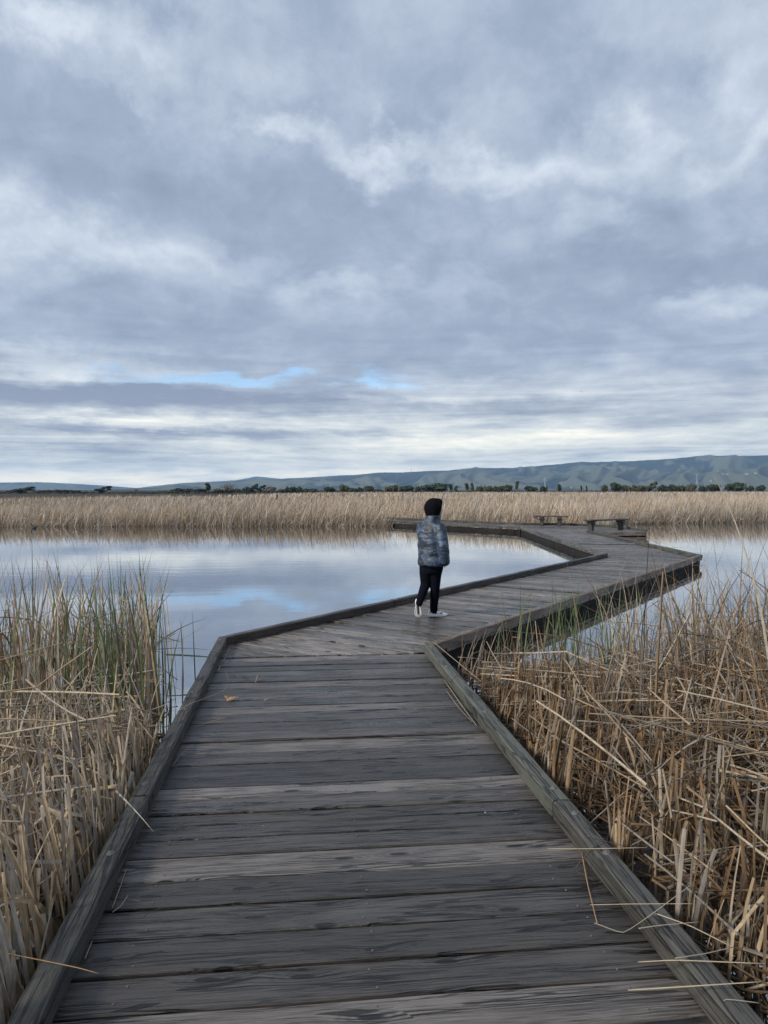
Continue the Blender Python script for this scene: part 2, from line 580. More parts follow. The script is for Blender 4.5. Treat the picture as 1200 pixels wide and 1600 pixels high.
M_LEAF_DARK = leaf_mat('dark_foliage', (0.020, 0.028, 0.016), (0.050, 0.062, 0.030))
M_LEAF_OLIVE = leaf_mat('olive_foliage', (0.045, 0.050, 0.026), (0.095, 0.095, 0.05))
M_LEAF_BROWN = leaf_mat('brown_foliage', (0.075, 0.055, 0.040), (0.13, 0.10, 0.075))
M_BARK = simple('bark', (0.07, 0.055, 0.045), 0.9, 5, 0.3, 0.3, 0.2)
M_BARK_PALE = simple('pale_bark', (0.20, 0.165, 0.14), 0.9, 5, 0.3, 0.3, 0.2)

# ------------------------------------------------------------------ ground, pond, hills
WATER_Z = -0.19


def shore_y(x):
    """where the far reed bed meets the pond (y for each x)"""
    xs = [-400, -60, -20, -10, 0.0, 0.55, 0.75, 3.5, 6.3, 8.7, 10.6, 11.6, 14.8, 22.5, 40, 90, 500]
    ys = [36, 38, 39.5, 39.7, 40.0, 40.1, 43.4, 40.9, 38.7, 38.5, 36.2, 41.5, 43.0, 44.8, 47, 50, 60]
    return np.interp(x, xs, ys)


gx = np.concatenate([-np.geomspace(20, 9500, 26)[::-1] - 20, np.arange(-38, 60, 2.0), np.geomspace(20, 9500, 26) + 40])
gy = np.concatenate([[-9000, -3000, -900, -300, -100, -40, -15, 0, 15, 28], np.arange(34, 52, 0.8), np.geomspace(53, 9500, 40)])
verts = []
for y in gy:
    for x in gx:
        d = y - float(shore_y(x))
        k = min(1, max(0, (d + 0.6) / 1.4))
        zz = -0.75 + 0.63 * k
        if y < -15:
            zz = -0.75 + 0.63 * min(1, (-15 - y) / 25)
        if y > 2500:
            zz -= (y - 2500) * 0.0005
        verts.append((x, y, zz))
W = len(gx)
faces = [(j * W + i, j * W + i + 1, (j + 1) * W + i + 1, (j + 1) * W + i) for j in range(len(gy) - 1) for i in range(W - 1)]
ground = mesh_obj('ground', verts, faces, M_GROUND)
ground['kind'] = 'structure'

pond = mesh_obj('pond_water', [(-260, -60, WATER_Z), (260, -60, WATER_Z), (260, 62, WATER_Z), (-260, 62, WATER_Z)], [(0, 1, 2, 3)], M_WATER)
pond['kind'] = 'structure'


def mud_bank(cx, cy, rx, ry, top):
    n = 44
    vs, fs = [], []
    for j in range(n):
        for i in range(n):
            x = cx + rx * (2 * i / (n - 1) - 1)
            y = cy + ry * (2 * j / (n - 1) - 1)
            rr = math.hypot((x - cx) / rx, (y - cy) / ry) + 0.25 * mnoise.noise(Vector((x * .8, y * .8, cx)))
            k = min(1, max(0, (1.0 - rr) / 0.35))
            z = -0.6 + (top + 0.6) * k + 0.05 * mnoise.noise(Vector((x * 3, y * 3, 1.7))) * k
            vs.append((x, y, z))
    fs = [(j * n + i, j * n + i + 1, (j + 1) * n + i + 1, (j + 1) * n + i) for j in range(n - 1) for i in range(n - 1)]
    o = mesh_obj('mud_bank', vs, fs, M_MUD, smooth=True)
    o['kind'] = 'structure'


mud_bank(4.2, 3.4, 4.3, 4.9, -0.13)
mud_bank(-3.3, 2.4, 3.5, 4.0, -0.135)

# ---- hills: a polar height field, ridge line as seen along the horizon
RIDGE = [(-700, 752), (-300, 751), (-100, 753), (0, 755), (60, 754), (130, 757), (180, 760), (215, 762.5), (240, 759.5), (290, 754.5), (320, 753.5),
         (360, 751), (400, 748.5), (450, 747.5), (500, 744.5), (560, 741.5), (585, 738.5), (600, 738), (650, 736.5), (700, 734.5), (740, 731.5),
         (800, 731), (840, 728.5), (880, 725.5), (905, 723), (925, 722.5), (980, 722.5), (1050, 719), (1090, 716.3), (1140, 716.3),
         (1200, 717), (1300, 714), (1600, 712), (2000, 716)]
rx_ = np.array([math.atan((a - 600) / 1204.0) for a, b in RIDGE])
ry_ = np.array([(765 - b) / 1204.0 for a, b in RIDGE])


def make_hills(name, r0, r1, ridge_tan, na, nr, seed, az0, az1, rr):
    azs = np.linspace(az0, az1, na)
    rs = np.linspace(r0, r1, nr)
    vs = np.zeros((nr, na, 3))
    wood = np.zeros((nr, na))
    for i, a in enumerate(azs):
        tgt = float(np.interp(a, rx_, ridge_tan)) * rr
        sa, ca = math.sin(a), math.cos(a)
        for j, r in enumerate(rs):
            x, y = r * sa, r * ca
            t_ = (r - r0) / (rr - r0)
            if t_ <= 1:
                env = t_ ** 1.55
            else:
                t2 = min(1.0, (r - rr) / (r1 - rr))
                env = 1 - 0.8 * t2
            q = Vector((x * .00085 + seed, y * .00042, seed))
            # spurs run down from the ridge, gullies between them
            w = mnoise.noise(Vector((x * .0009, y * .0009, seed + 5))) * 0.6
            q2 = Vector((a * 11.0 + w * 1.3 + seed, r * .00028, 2.2 + seed))
            rid = 1 - abs(mnoise.noise(q2)) * 2
            q3 = Vector((a * 27.0 + w * 2.5 + seed * 3, r * .0007, 7.7))
            rid2 = 1 - abs(mnoise.noise(q3)) * 2
            rid3 = 1 - abs(mnoise.noise(Vector((a * 62.0 + w * 4 + seed, r * .0013, 1.1)))) * 2
            mid = math.sin(math.pi * min(1, max(0, t_))) ** 0.8
            fine = mnoise.fractal(Vector((x * .004, y * .004, seed)), 0.7, 2.1, 4)
            z = tgt * env * (1 - 0.0) + tgt * mid * (0.30 * (rid - 0.5) + 0.34 * (rid2 - 0.5) + 0.14 * (rid3 - .5)) + tgt * 0.02 * fine
            # shaggy tree line on the crest
            z += tgt * 0.012 * max(0, mnoise.noise(Vector((a * 160, r * .002, 3)))) * math.exp(-((t_ - 1) / .05) ** 2)
            vs[j, i] = (x, y, z + (1.0 if t_ > 0.02 else -4))
            wood[j, i] = 0.70 - 0.42 * (rid - 0.3) - 0.40 * (rid2 - 0.3) - .2 * (rid3 - .3) + 0.22 * max(0, t_ - 0.45)
    V = vs.reshape(-1, 3)
    F = [(j * na + i, j * na + i + 1, (j + 1) * na + i + 1, (j + 1) * na + i) for j in range(nr - 1) for i in range(na - 1)]
    o = mesh_obj(name, V.tolist(), F, M_HILL, smooth=True)
    ca_ = o.data.color_attributes.new('wooded', 'FLOAT_COLOR', 'POINT')
    wv2 = np.clip(np.repeat(wood.reshape(-1, 1), 4, axis=1), 0, 1)
    wv2[:, 3] = 1
    ca_.data.foreach_set('color', wv2.astype(np.float32).ravel())
    o['kind'] = 'structure'
    return o


near_r = np.where(rx_ < math.atan((215 - 600) / 1204.0), np.maximum(0.0005, 0.0005), ry_)
make_hills('hills', 3300, 7300, near_r, 560, 80, 3.1, math.atan((150 - 600) / 1204.), math.atan((2000 - 600) / 1204.), 6200)
far_r = np.where(rx_ < math.atan((250 - 600) / 1204.0), ry_, np.interp(rx_, [math.atan((k - 600) / 1204.) for k in (250, 300, 350, 385, 405, 430, 460, 600)],
                 [.004, .006, .009, .0155, .0178, .0165, .012, .008]))
make_hills('distant_hills', 6700, 9000, far_r, 300, 40, 8.3, math.atan((-700 - 600) / 1204.), math.atan((620 - 600) / 1204.), 8200)

# ------------------------------------------------------------------ boardwalk
D1 = Vector((-0.1100, 1.0)).normalized()
D2 = Vector((0.555, 0.832)).normalized()
L0, R0 = Vector((-1.07, 2.43)), Vector((1.07, 2.43))
L1, R1 = Vector((-1.73, 8.45)), Vector((0.42, 8.07))
L2, R2 = L1 + D2 * 13.4, R1 + D2 * 13.4
L3, R3 = Vector((6.05, 33.8)), Vector((8.10, 30.8))
P1, P2, P3, P4 = Vector((10.75, 31.6)), Vector((10.5, 34.9)), Vector((8.8, 37.35)), Vector((6.75, 37.35))
D4 = Vector((-0.646, 0.764)).normalized()
L4, P5 = L3 + D4 * 14.0, P4 + D4 * 12.0
LB, RB = L0 - D1 * 5.0, R0 - D1 * 5.0
E1 = Vector((L1.x - D1.x * 0.62, L1.y - D1.y * 0.62))        # the last square plank ends here

walk = empty('boardwalk', (0, 0, 0))
tag(walk, 'weathered grey plank boardwalk zigzagging low over the pond with timber curbs', 'boardwalk')


def perp(d):                       # to the right of d
    return Vector((d.y, -d.x))


def poly_offset(poly, offs):
    """poly counter-clockwise; edge i runs from poly[i] to poly[i+1]; moved outwards by offs[i]"""
    n = len(poly)
    lines = []
    for i in range(n):
        a, b = poly[i], poly[(i + 1) % n]
        d = (b - a).normalized()
        lines.append((a + perp(d) * offs[i], d))
    out = []
    for i in range(n):
        p, d = lines[i - 1]
        q, e = lines[i]
        cr = d.x * e.y - d.y * e.x
        if abs(cr) < 1e-6:
            out.append(q)
        else:
            s = ((q.x - p.x) * e.y - (q.y - p.y) * e.x) / cr
            out.append(p + d * s)
    return out


def span(poly, o, du, dv, v):
    """the range of u where the line at distance v crosses the polygon"""
    us = []
    n = len(poly)
    for i in range(n):
        a, b = poly[i] - o, poly[(i + 1) % n] - o
        va, vb = a.dot(dv), b.dot(dv)
        if (va - v) * (vb - v) < 0:
            k = (v - va) / (vb - va)
            us.append(a.dot(du) * (1 - k) + b.dot(du) * k)
    return (min(us), max(us)) if len(us) >= 2 else None


OVER = 0.075
nail_pts = []
n_plank = 0


def lay_planks(poly, o, du, dv, v0, v1, pitch, segs, near, light=None, nails=True, anchor=None, cuts=None):
    global n_plank
    first = 0 if anchor is None else -int((anchor - v0) / pitch) - 1
    base_v = v0 if anchor is None else anchor
    edges = [base_v + q * pitch + random.gauss(0, .004) for q in range(first, first + int((v1 - v0) / pitch) + 4)]
    if cuts:
        edges = [cuts[0] - q * pitch for q in range(30, 0, -1)] + list(cuts)
        first = 1 - 30 - cuts.index(anchor) - 1
        while edges[-1] < v1:
            edges.append(edges[-1] + random.uniform(.17, .225))
    for k, (v, vn) in enumerate(zip(edges, edges[1:]), first):
        w = vn - v
        if v > v1 - 0.03 or vn < v0:
            continue
        va, vb = v + 0.005, v + w - random.uniform(0.006, 0.013)
        if vb > v1:
            vb = v1 - 0.003
        if vb - va < 0.03:
            continue
        e = 0.01
        bev = 0.006 if near else 0.008
        vv = [va, va + bev, va + (vb - va) * .33, va + (vb - va) * .67, vb - bev, vb]
        sp = []
        for x in vv:
            s = span(poly, o, du, dv, x)
            sp.append(s)
        good = [s for s in sp if s]
        if not good:
            continue
        gi = [r for r, s_ in enumerate(sp) if s_]
        for r in range(len(vv)):
            if not sp[r]:
                q = min(gi, key=lambda g: abs(g - r))
                vv[r], sp[r] = vv[q] + (r - q) * 1e-4, sp[q]
        lo = min(s[0] for s in sp)
        hi = max(s[1] for s in sp)
        if hi - lo < 0.06:
            continue
        jl, jr = random.uniform(-.008, .008), random.uniform(-.008, .008)
        cu, cv = (lo + hi) / 2, (va + vb) / 2
        top = random.gauss(0, 0.0035)
        tilt = random.gauss(0, 0.010)
        cup = random.uniform(-0.0015, 0.003)
        th = 0.042
        sd = random.uniform(0, 100)
        vs, fs = [], []
        rows = len(vv) + 2
        for i in range(segs + 1):
            f = i / segs
            col = []
            for r, x in enumerate(vv):
                u = (sp[r][0] + jl) * (1 - f) + (sp[r][1] + jr) * f
                edge = r in (0, len(vv) - 1)
                wob = 0.0
                if near and r in (0, 1, len(vv) - 2, len(vv) - 1):
                    wob = 0.0035 * mnoise.noise(Vector((u * 2.2, sd, r // 3))) + 0.0016 * mnoise.noise(Vector((u * 14, sd, r // 3 + 9)))
                q = (x - cv) / (vb - va) * 2
                z = top + tilt * (x - cv) + cup * (q * q - 0.4) - (bev * 0.9 if edge else 0)
                if near:
                    z += 0.0022 * mnoise.noise(Vector((u * 1.1, x * 5, sd)))
                col.append((u - cu, x - cv + wob, z))
            col.append((col[-1][0], vv[-1] - cv, -th))
            col.insert(0, (col[0][0], vv[0] - cv, -th))
            vs += col
        for i in range(segs):
            a, b = i * rows, (i + 1) * rows
            for r in range(rows - 1):
                fs.append((a + r, b + r, b + r + 1, a + r + 1))
            fs.append((a, a + rows - 1, b + rows - 1, b))
        fs.append(tuple(range(rows)))
        fs.append(tuple(segs * rows + r for r in reversed(range(rows))))
        ob = mesh_obj('plank', vs, fs, M_PLANK, walk)
        c = o + du * cu + dv * cv
        ob.location = (c.x, c.y, 0)
        ob.rotation_euler = (0, 0, math.atan2(du.y, du.x))
        if light and k in light:
            l = light[k]
        else:
            l = random.choice([0.45, 0.55, 0.65, 0.8, 0.9, 1.05, 1.25, 1.6, 2.0])
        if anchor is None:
            l = 0.35 + l * 1.25        # outer sections paler: low-angle sky glare put into the plank colour
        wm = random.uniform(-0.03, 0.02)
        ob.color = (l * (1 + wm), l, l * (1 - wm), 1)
        n_plank += 1
        if nails:
            mid = (lo + hi) / 2
            for uu in (lo + 0.26, mid + random.uniform(-.02, .02), hi - 0.26):
                for q in (0.22, 0.78):
                    x = va + (vb - va) * (q + random.uniform(-.05, .05))
                    p = o + du * (uu + random.uniform(-.02, .02)) + dv * x
                    nail_pts.append((p.x, p.y, top + tilt * (x - cv)))


# straight near section: edges are left curb, end line, right curb
U1 = perp(D1)
poly1 = poly_offset([RB, R1, E1, LB], [OVER, 0.0, OVER, 0.0])
s1_end = min((R1 - RB).dot(D1), (E1 - LB).dot(D1))
o1 = (LB + RB) / 2
vend = (R1 - o1).dot(D1) - 0.0
poly1 = poly_offset([RB, R1 + D1 * 0.3, L1, LB], [OVER, 0.0, OVER, 0.0])
lightmap = {-7: .8, -6: .9, -5: 1.7, -4: .8, -3: .6, -2: .85, -1: .6, 0: 1.85, 1: .85, 2: .6, 3: .75, 4: 1.05, 5: 2.2, 6: .55, 7: .55, 8: .8, 9: 1.75, 10: 1.1, 11: .65, 12: .9, 13: 1.7, 14: .75, 15: 1.2, 16: .6, 17: 1.4, 18: .8, 19: 1.05, 20: .7}
course = [(Vector((0, q)) - o1).dot(D1) for q in (2.36, 2.575, 2.78, 3.005, 3.22, 3.44, 3.665, 3.84, 4.0, 4.14, 4.34, 4.51, 4.68, 4.88, 5.10, 5.33, 5.52, 5.75, 6.0, 6.2)]
lay_planks(poly1, o1, U1, D1, 0.0, vend, 0.21, 22, True, lightmap, anchor=course[5], cuts=course)
# second section: planks square to it, cut against the last plank of the first
U2 = perp(D2)
pa = o1 + D1 * (vend + 0.004)
e_l = pa - U1 * 1.5
e_r = pa + U1 * 1.5
# left end of that line on the left curb line
k = ((L0 - pa).dot(U1))
EL = pa + U1 * ((L1 - pa).dot(U1))
ER = pa + U1 * ((R1 - pa).dot(U1))
poly2 = poly_offset([ER, R2, L2, L1, EL], [OVER, 0.0, OVER, OVER, 0.0])
o2 = R1
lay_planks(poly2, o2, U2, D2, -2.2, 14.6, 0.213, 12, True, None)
# third section with the platform
D3 = (L2 - R2).normalized()
U3 = -D3
V3 = Vector((-U3.y, U3.x))
poly3 = poly_offset([R2, R3, P1, P2, P3, P4, L3, L2], [OVER, 0.02, OVER, OVER, OVER, 0.0, OVER, 0.0])
o3 = L2
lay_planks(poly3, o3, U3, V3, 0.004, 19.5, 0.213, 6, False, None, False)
# fourth section, away into the reeds
U4 = perp(D4)
poly4 = poly_offset([P4, P5, L4, L3], [OVER, 0, OVER, 0])
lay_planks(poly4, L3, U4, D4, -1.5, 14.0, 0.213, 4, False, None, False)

# nail heads
bm = bmesh.new()
for x, y, z in nail_pts:
    if y < 12:
        bmesh.ops.create_cone(bm, cap_ends=True, segments=7, radius1=0.0055, radius2=0.004, depth=0.004,
                              matrix=Matrix.Translation((x, y, z + 0.0015)))
nl = bm_obj('nail', bm, M_STEEL, walk)
nl['kind'] = 'stuff'


def prism_beam(name, ia, ib, ob_, oa, z0, z1, mat, parent, segs=10, bev=0.011, noise_amp=0.0055):
    """a timber with plan corners inner a, inner b, outer b, outer a; local x runs along it"""
    mid = (ia + ib + oa + ob_) / 4
    d = ((ib + ob_) - (ia + oa)).normalized()
    w = Vector((-d.y, d.x))
    loc = lambda p: Vector(((p - mid).dot(d), (p - mid).dot(w)))
    a, b, c, e = loc(ia), loc(ib), loc(ob_), loc(oa)
    sd = random.uniform(0, 50)
    vs, fs = [], []
    # cross-section: inner bottom, inner top (bevelled), outer top (bevelled), outer bottom
    for i in range(segs + 1):
        f = i / segs
        pi = a.lerp(b, f)
        po = e.lerp(c, f)
        sec = [(pi, 0.0, z0), (pi, 0.0, z1 - bev), (pi, bev, z1), (pi.lerp(po, .5), 0, z1), (po, -bev, z1), (po, 0.0, z1 - bev), (po, 0.0, z0)]
        span_w = (po - pi)
        u = span_w.normalized()
        for r, (p, s, z) in enumerate(sec):
            q = p + u * s
            na = noise_amp
            q = q + u * (na * mnoise.noise(Vector((q.x * 2.5 + sd, r * 3.1, 0))) + na * .5 * mnoise.noise(Vector((q.x * 13 + sd, r * 3.1, 4))))
            zz = z + (na * mnoise.noise(Vector((q.x * 2.5 + sd, r * 3.1, 8))) + na * .5 * mnoise.noise(Vector((q.x * 15 + sd, r * 3.1, 8))) if 0 < r < 6 else 0)
            vs.append((q.x, q.y, zz))
    n = 7
    for i in range(segs):
        for r in range(n - 1):
            fs.append((i * n + r, (i + 1) * n + r, (i + 1) * n + r + 1, i * n + r + 1))
        fs.append((i * n, i * n + n - 1, (i + 1) * n + n - 1, (i + 1) * n))
    fs.append(tuple(range(n)))
    fs.append(tuple(segs * n + r for r in reversed(range(n))))
    o = mesh_obj(name, vs, fs, mat, parent)
    bm_ = bmesh.new()
    bm_.from_mesh(o.data)
    bmesh.ops.recalc_face_normals(bm_, faces=bm_.faces)
    bm_.to_mesh(o.data)
    bm_.free()
    o.location = (mid.x, mid.y, 0)
    o.rotation_euler = (0, 0, math.atan2(d.y, d.x))
    return o


CW, CH = 0.098, 0.098
M_BOLT = M_STEEL


def curb(pts, side, joints, mats, zlift=0.004, bolts=True, cw=CW, ch=CH, segs_m=5):
    """curb timbers along the inner line pts; side +1: the timber lies to the right of the line"""
    n = len(pts)
    dirs = [(pts[i + 1] - pts[i]).normalized() for i in range(n - 1)]
    outer = []
    for i in range(n):
        if i == 0:
            outer.append(pts[0] + perp(dirs[0]) * side * cw)
        elif i == n - 1:
            outer.append(pts[-1] + perp(dirs[-1]) * side * cw)
        else:
            p, d = pts[i] + perp(dirs[i - 1]) * side * cw, dirs[i - 1]
            q, e = pts[i] + perp(dirs[i]) * side * cw, dirs[i]
            cr = d.x * e.y - d.y * e.x
            s = ((q.x - p.x) * e.y - (q.y - p.y) * e.x) / cr
            outer.append(p + d * s)
    for i in range(n - 1):
        L = (pts[i + 1] - pts[i]).length
        cuts = [0.0] + [j for j in joints[i] if 0 < j < L] + [L]
        for j, (a, b) in enumerate(zip(cuts, cuts[1:])):
            g = 0.009
            d = dirs[i]
            ia, ib = pts[i] + d * (a + g), pts[i] + d * (b - g)
            po = lambda s: pts[i] + d * s + perp(d) * side * cw
            oa = outer[i] + d * g if a == 0 else po(a + g)
            ob_ = outer[i + 1] - d * g if b == L else po(b - g)
            m = mats[i][j % len(mats[i])]
            h = ch + random.uniform(-.003, .003)
            o = prism_beam('curb_rail', ia, ib, ob_, oa, zlift, h, m, walk, max(4, int((b - a) * segs_m)))
            lgt = random.uniform(0.85, 1.15)
            o.color = (lgt, lgt, lgt, 1)
            if bolts:
                Lb = (ib - ia).length
                s = 0.16
                while s < Lb:
                    bmb = bmesh.new()
                    bmesh.ops.create_cone(bmb, cap_ends=True, segments=14, radius1=0.021, radius2=0.016, depth=0.007)
                    bmesh.ops.create_cone(bmb, cap_ends=True, segments=8, radius1=0.009, radius2=0.005, depth=0.006, matrix=Matrix.Translation((0, 0, .006)))
                    bo = bm_obj('bolt', bmb, M_BOLT, o)
                    sg = -1 if side > 0 else 1
                    bo.location = (s - Lb / 2, random.uniform(-.01, .01), h + 0.002)
                    s += 1.45 if s + 1.45 < Lb - .1 else max(0.3, Lb - .16 - s)
                    if s > Lb - .1:
                        break


curb([LB, L1, L2, L3, L4], -1, [[5.0 + 1.62, 5.0 + 3.55], [3.4, 8.4], [5.2, 10.1], [4.9, 9.8]],
     [[M_CURB], [M_CURB_BROWN, M_CURB_BROWN, M_CURB], [M_CURB_MOSSY, M_CURB], [M_CURB]])
curb([RB, R1, R2, R3], 1, [[5.0 + 1.56], [4.2, 8.8], [5.0]],
     [[M_CURB, M_CURB_MOSSY], [M_FASCIA, M_FASCIA], [M_CURB_MOSSY, M_CURB]])
curb([P1, P2, P3, P4, P5], 1, [[], [], [], [4.0, 8.0]], [[M_CURB_MOSSY], [M_CURB], [M_CURB], [M_CURB]])


def stringer(a, b, off, z0, z1, mat, name='stringer', w=0.05, segs_m=2):
    d = (b - a).normalized()
    r = perp(d) * off
    r2 = perp(d) * (off + w)
    o = prism_beam(name, a + r, b + r, b + r2, a + r2, z0, z1, mat, walk, max(3, int((b - a).length * segs_m)), 0.004, 0.002)
    return o


PB = -0.045
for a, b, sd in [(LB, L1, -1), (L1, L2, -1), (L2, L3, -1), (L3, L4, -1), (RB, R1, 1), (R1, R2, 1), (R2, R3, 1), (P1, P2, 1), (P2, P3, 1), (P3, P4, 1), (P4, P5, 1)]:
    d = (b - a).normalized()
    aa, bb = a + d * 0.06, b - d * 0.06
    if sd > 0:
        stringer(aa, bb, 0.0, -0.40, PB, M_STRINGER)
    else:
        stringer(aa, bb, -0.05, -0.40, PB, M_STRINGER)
# brown fascia board facing the corner of the platform
stringer(R3 + Vector((0.1, 0.03)), P1 + Vector((-.03, 0)), 0.02, -0.16, -0.004, M_FASCIA, 'fascia_board', 0.04)
stringer(R3 + Vector((0.1, 0.1)), P1 + Vector((-.1, 0.08)), -0.1, -0.40, -0.05, M_STRINGER)
# middle joists and piles
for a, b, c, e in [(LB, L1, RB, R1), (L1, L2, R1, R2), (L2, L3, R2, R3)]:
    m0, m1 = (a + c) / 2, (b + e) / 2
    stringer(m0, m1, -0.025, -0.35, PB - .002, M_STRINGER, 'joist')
    L = (m1 - m0).length
    d = (m1 - m0).normalized()
    s = 0.6
    while s < L - .3:
        for q, sg in ((a, 1), (c, -1)):
            p = q + (b - a).normalized() * s if q is a else c + (e - c).normalized() * s
            if (p - q).length < (b - a).length - .2:
                bmb = bmesh.new()
                add_tube(bmb, (0, 0, -1.1), (0, 0, PB - .004), 0.075, 0.07, 10)
                po = bm_obj('pile', bmb, M_STRINGER, walk, True)
                pr = perp(d) * (0.17 * sg)
                po.location = (p.x + pr.x, p.y + pr.y, 0)
        s += 2.4

# ------------------------------------------------------------------ benches
def bench(name, loc, rz, length, label, depth=0.40, height=0.45, leg_at=None):
    b = empty(name, loc, rz)
    tag(b, label, 'bench', 'backless benches on the platform')
    nb_ = 3
    w = depth / nb_
    for i in range(nb_):
        bm_ = bmesh.new()
        add_box(bm_, (0, 0, 0), (length, w - .012, 0.055), None, 0.006)
        s = bm_obj('seat_plank', bm_, M_BENCH, b)
        s.location = (0, (i - 1) * w, height - .0275 + random.uniform(-.002, .002))
        s.color = (1, 1, 1, 1)
    for x in leg_at or (-length * .34, length * .34):
        bm_ = bmesh.new()
        add_box(bm_, (0, 0, (height - .055 - .10) / 2), (0.15, 0.20, height - .055 - .10), None, 0.006)
        l = bm_obj('leg', bm_, M_BENCH, b)
        l.location = (x, 0, 0.001)
        l.color = (.8, .8, .8, 1)
        bm_ = bmesh.new()
        add_box(bm_, (0, 0, 0), (0.17, depth - .03, 0.095), None, 0.008)
        br = bm_obj('bearer', bm_, M_BENCH, b)
        br.location = (x, 0, height - .055 - .05)
        br.color = (.8, .8, .8, 1)
        for sg in (-1, 1):
            bm_ = bmesh.new()
            add_box(bm_, (0, 0, 0), (0.26, 0.045, 0.05), None, 0.004)
            bb = bm_obj('brace', bm_, M_BENCH, b)
            bb.location = (x, sg * (depth / 2 - .10), height - .055 - .135)
            bb.color = (.7, .7, .7, 1)
    return b


bench('bench', (7.95, 36.75, 0.004), R(-20), 1.62, 'shorter backless timber bench at the back rail, squat legs close together', 0.42, 0.47, (-0.42, 0.42))
bench('bench', (9.42, 32.65, 0.004), R(33), 2.35, 'longer backless timber bench over the fascia edge on two square posts', 0.40, 0.46, (-0.92, 0.92))

# ------------------------------------------------------------------ reeds
TAN = np.array([(0.44, 0.335, 0.215), (0.40, 0.30, 0.19), (0.36, 0.28, 0.19), (0.47, 0.39, 0.28), (0.31, 0.255, 0.195), (0.37, 0.32, 0.26)])
BROWN = np.array([(0.22, 0.135, 0.07), (0.27, 0.17, 0.09), (0.18, 0.115, 0.065), (0.30, 0.20, 0.115)])
GREY = np.array([(0.29, 0.255, 0.215), (0.33, 0.295, 0.25), (0.24, 0.205, 0.175)])
GREEN = np.array([(0.085, 0.135, 0.050), (0.11, 0.155, 0.055), (0.15, 0.17, 0.075), (0.07, 0.115, 0.055)])


def pick(pal, n):
    return 1.12 * pal[rng.integers(0, len(pal), n)] * rng.uniform(0.85, 1.15, (n, 1))


def blades(base, length, theta0, phi, kappa, width, psi, segs, taper=1.0, kink=None, kink_ang=None, twist=None, vfold=True, blunt=False, tipfrac=0.0):
    """curved leaves: returns verts (N, segs+1, k, 3); angle from upright is theta0 + kappa*t, plus a break at t = kink"""
    N = len(length)
    t_ = np.linspace(0, 1, segs + 1)
    tm = (t_[:-1] + t_[1:]) / 2
    th = theta0[:, None] + kappa[:, None] * tm[None, :] ** 1.6
    if kink is not None:
        th = th + np.where(tm[None, :] > kink[:, None], kink_ang[:, None], 0.0)
    ds = (length / segs)[:, None]
    dr = np.concatenate([np.zeros((N, 1)), np.cumsum(np.sin(th) * ds, 1)], 1)
    dzz = np.concatenate([np.zeros((N, 1)), np.cumsum(np.cos(th) * ds, 1)], 1)
    cx, sx = np.cos(phi)[:, None], np.sin(phi)[:, None]
    Pc = np.stack([base[:, 0:1] + dr * cx, base[:, 1:2] + dr * sx, base[:, 2:3] + dzz], -1)
    thv = np.concatenate([th, th[:, -1:]], 1)
    tang = np.stack([np.sin(thv) * cx, np.sin(thv) * sx, np.cos(thv)], -1)
    e1 = np.stack([-sx + 0 * thv, cx + 0 * thv, 0 * thv], -1)
    e2 = np.cross(tang, e1)
    ps = psi[:, None] + (twist[:, None] * t_[None, :] if twist is not None else 0.0)
    wdir = e1 * np.cos(ps)[..., None] + e2 * np.sin(ps)[..., None]
    ndir = np.cross(tang, wdir)
    if blunt:
        prof = 1 - 0.25 * t_
    else:
        prof = np.clip((1 - t_ ** 2.2), 0, 1) * (0.75 + 0.25 * np.minimum(1, t_ * 3)) + tipfrac
    w = width[:, None] * 0.5 * prof[None, :]
    a = Pc - wdir * w[..., None]
    b = Pc + wdir * w[..., None]
    if vfold:
        m = Pc + ndir * (w * 0.45)[..., None]
        return np.stack([a, m, b], 2)
    return np.stack([a, b], 2)


def tubes(base, length, theta0, phi, kappa, width, segs, kink=None, kink_ang=None):
    """thin three-sided stalks"""
    z = np.zeros(len(length))
    A_ = blades(base, length, theta0, phi, kappa, width, z, segs, kink=kink, kink_ang=kink_ang, vfold=False, blunt=True)
    a, b = A_[:, :, 0], A_[:, :, 1]
    c = (a + b) / 2
    w = np.linalg.norm(b - a, axis=-1, keepdims=True)
    tg = np.gradient(c, axis=1)
    nn = np.cross(tg, b - a)
    nn /= np.linalg.norm(nn, axis=-1, keepdims=True) + 1e-9
    return np.stack([a, b, c + nn * w * 0.8], 2)


def join_strips(packs):
    """packs: list of (verts (N,S,K,3), colour (N,3), closed); returns flat arrays"""
    V, F, Ccol = [], [], []
    off = 0
    for vs, colr, closed in packs:
        N, Sg, K, _ = vs.shape
        V.append(vs.reshape(-1, 3))
        # slightly darker and browner at the base of a leaf: colour of the plant itself, kept even here
        Ccol.append(np.repeat(colr[:, None, :], Sg * K, 1).reshape(-1, 3))
        idx = np.arange(N)[:, None, None] * (Sg * K) + np.arange(Sg - 1)[None, :, None] * K
        ks = np.arange(K if closed else K - 1)[None, None, :]
        kn = (ks + 1) % K
        q = np.stack([idx + ks, idx + kn, idx + K + kn, idx + K + ks], -1).reshape(-1, 4) + off
        F.append(q)
        off += N * Sg * K
    return np.concatenate(V), np.concatenate(F), np.concatenate(Ccol)


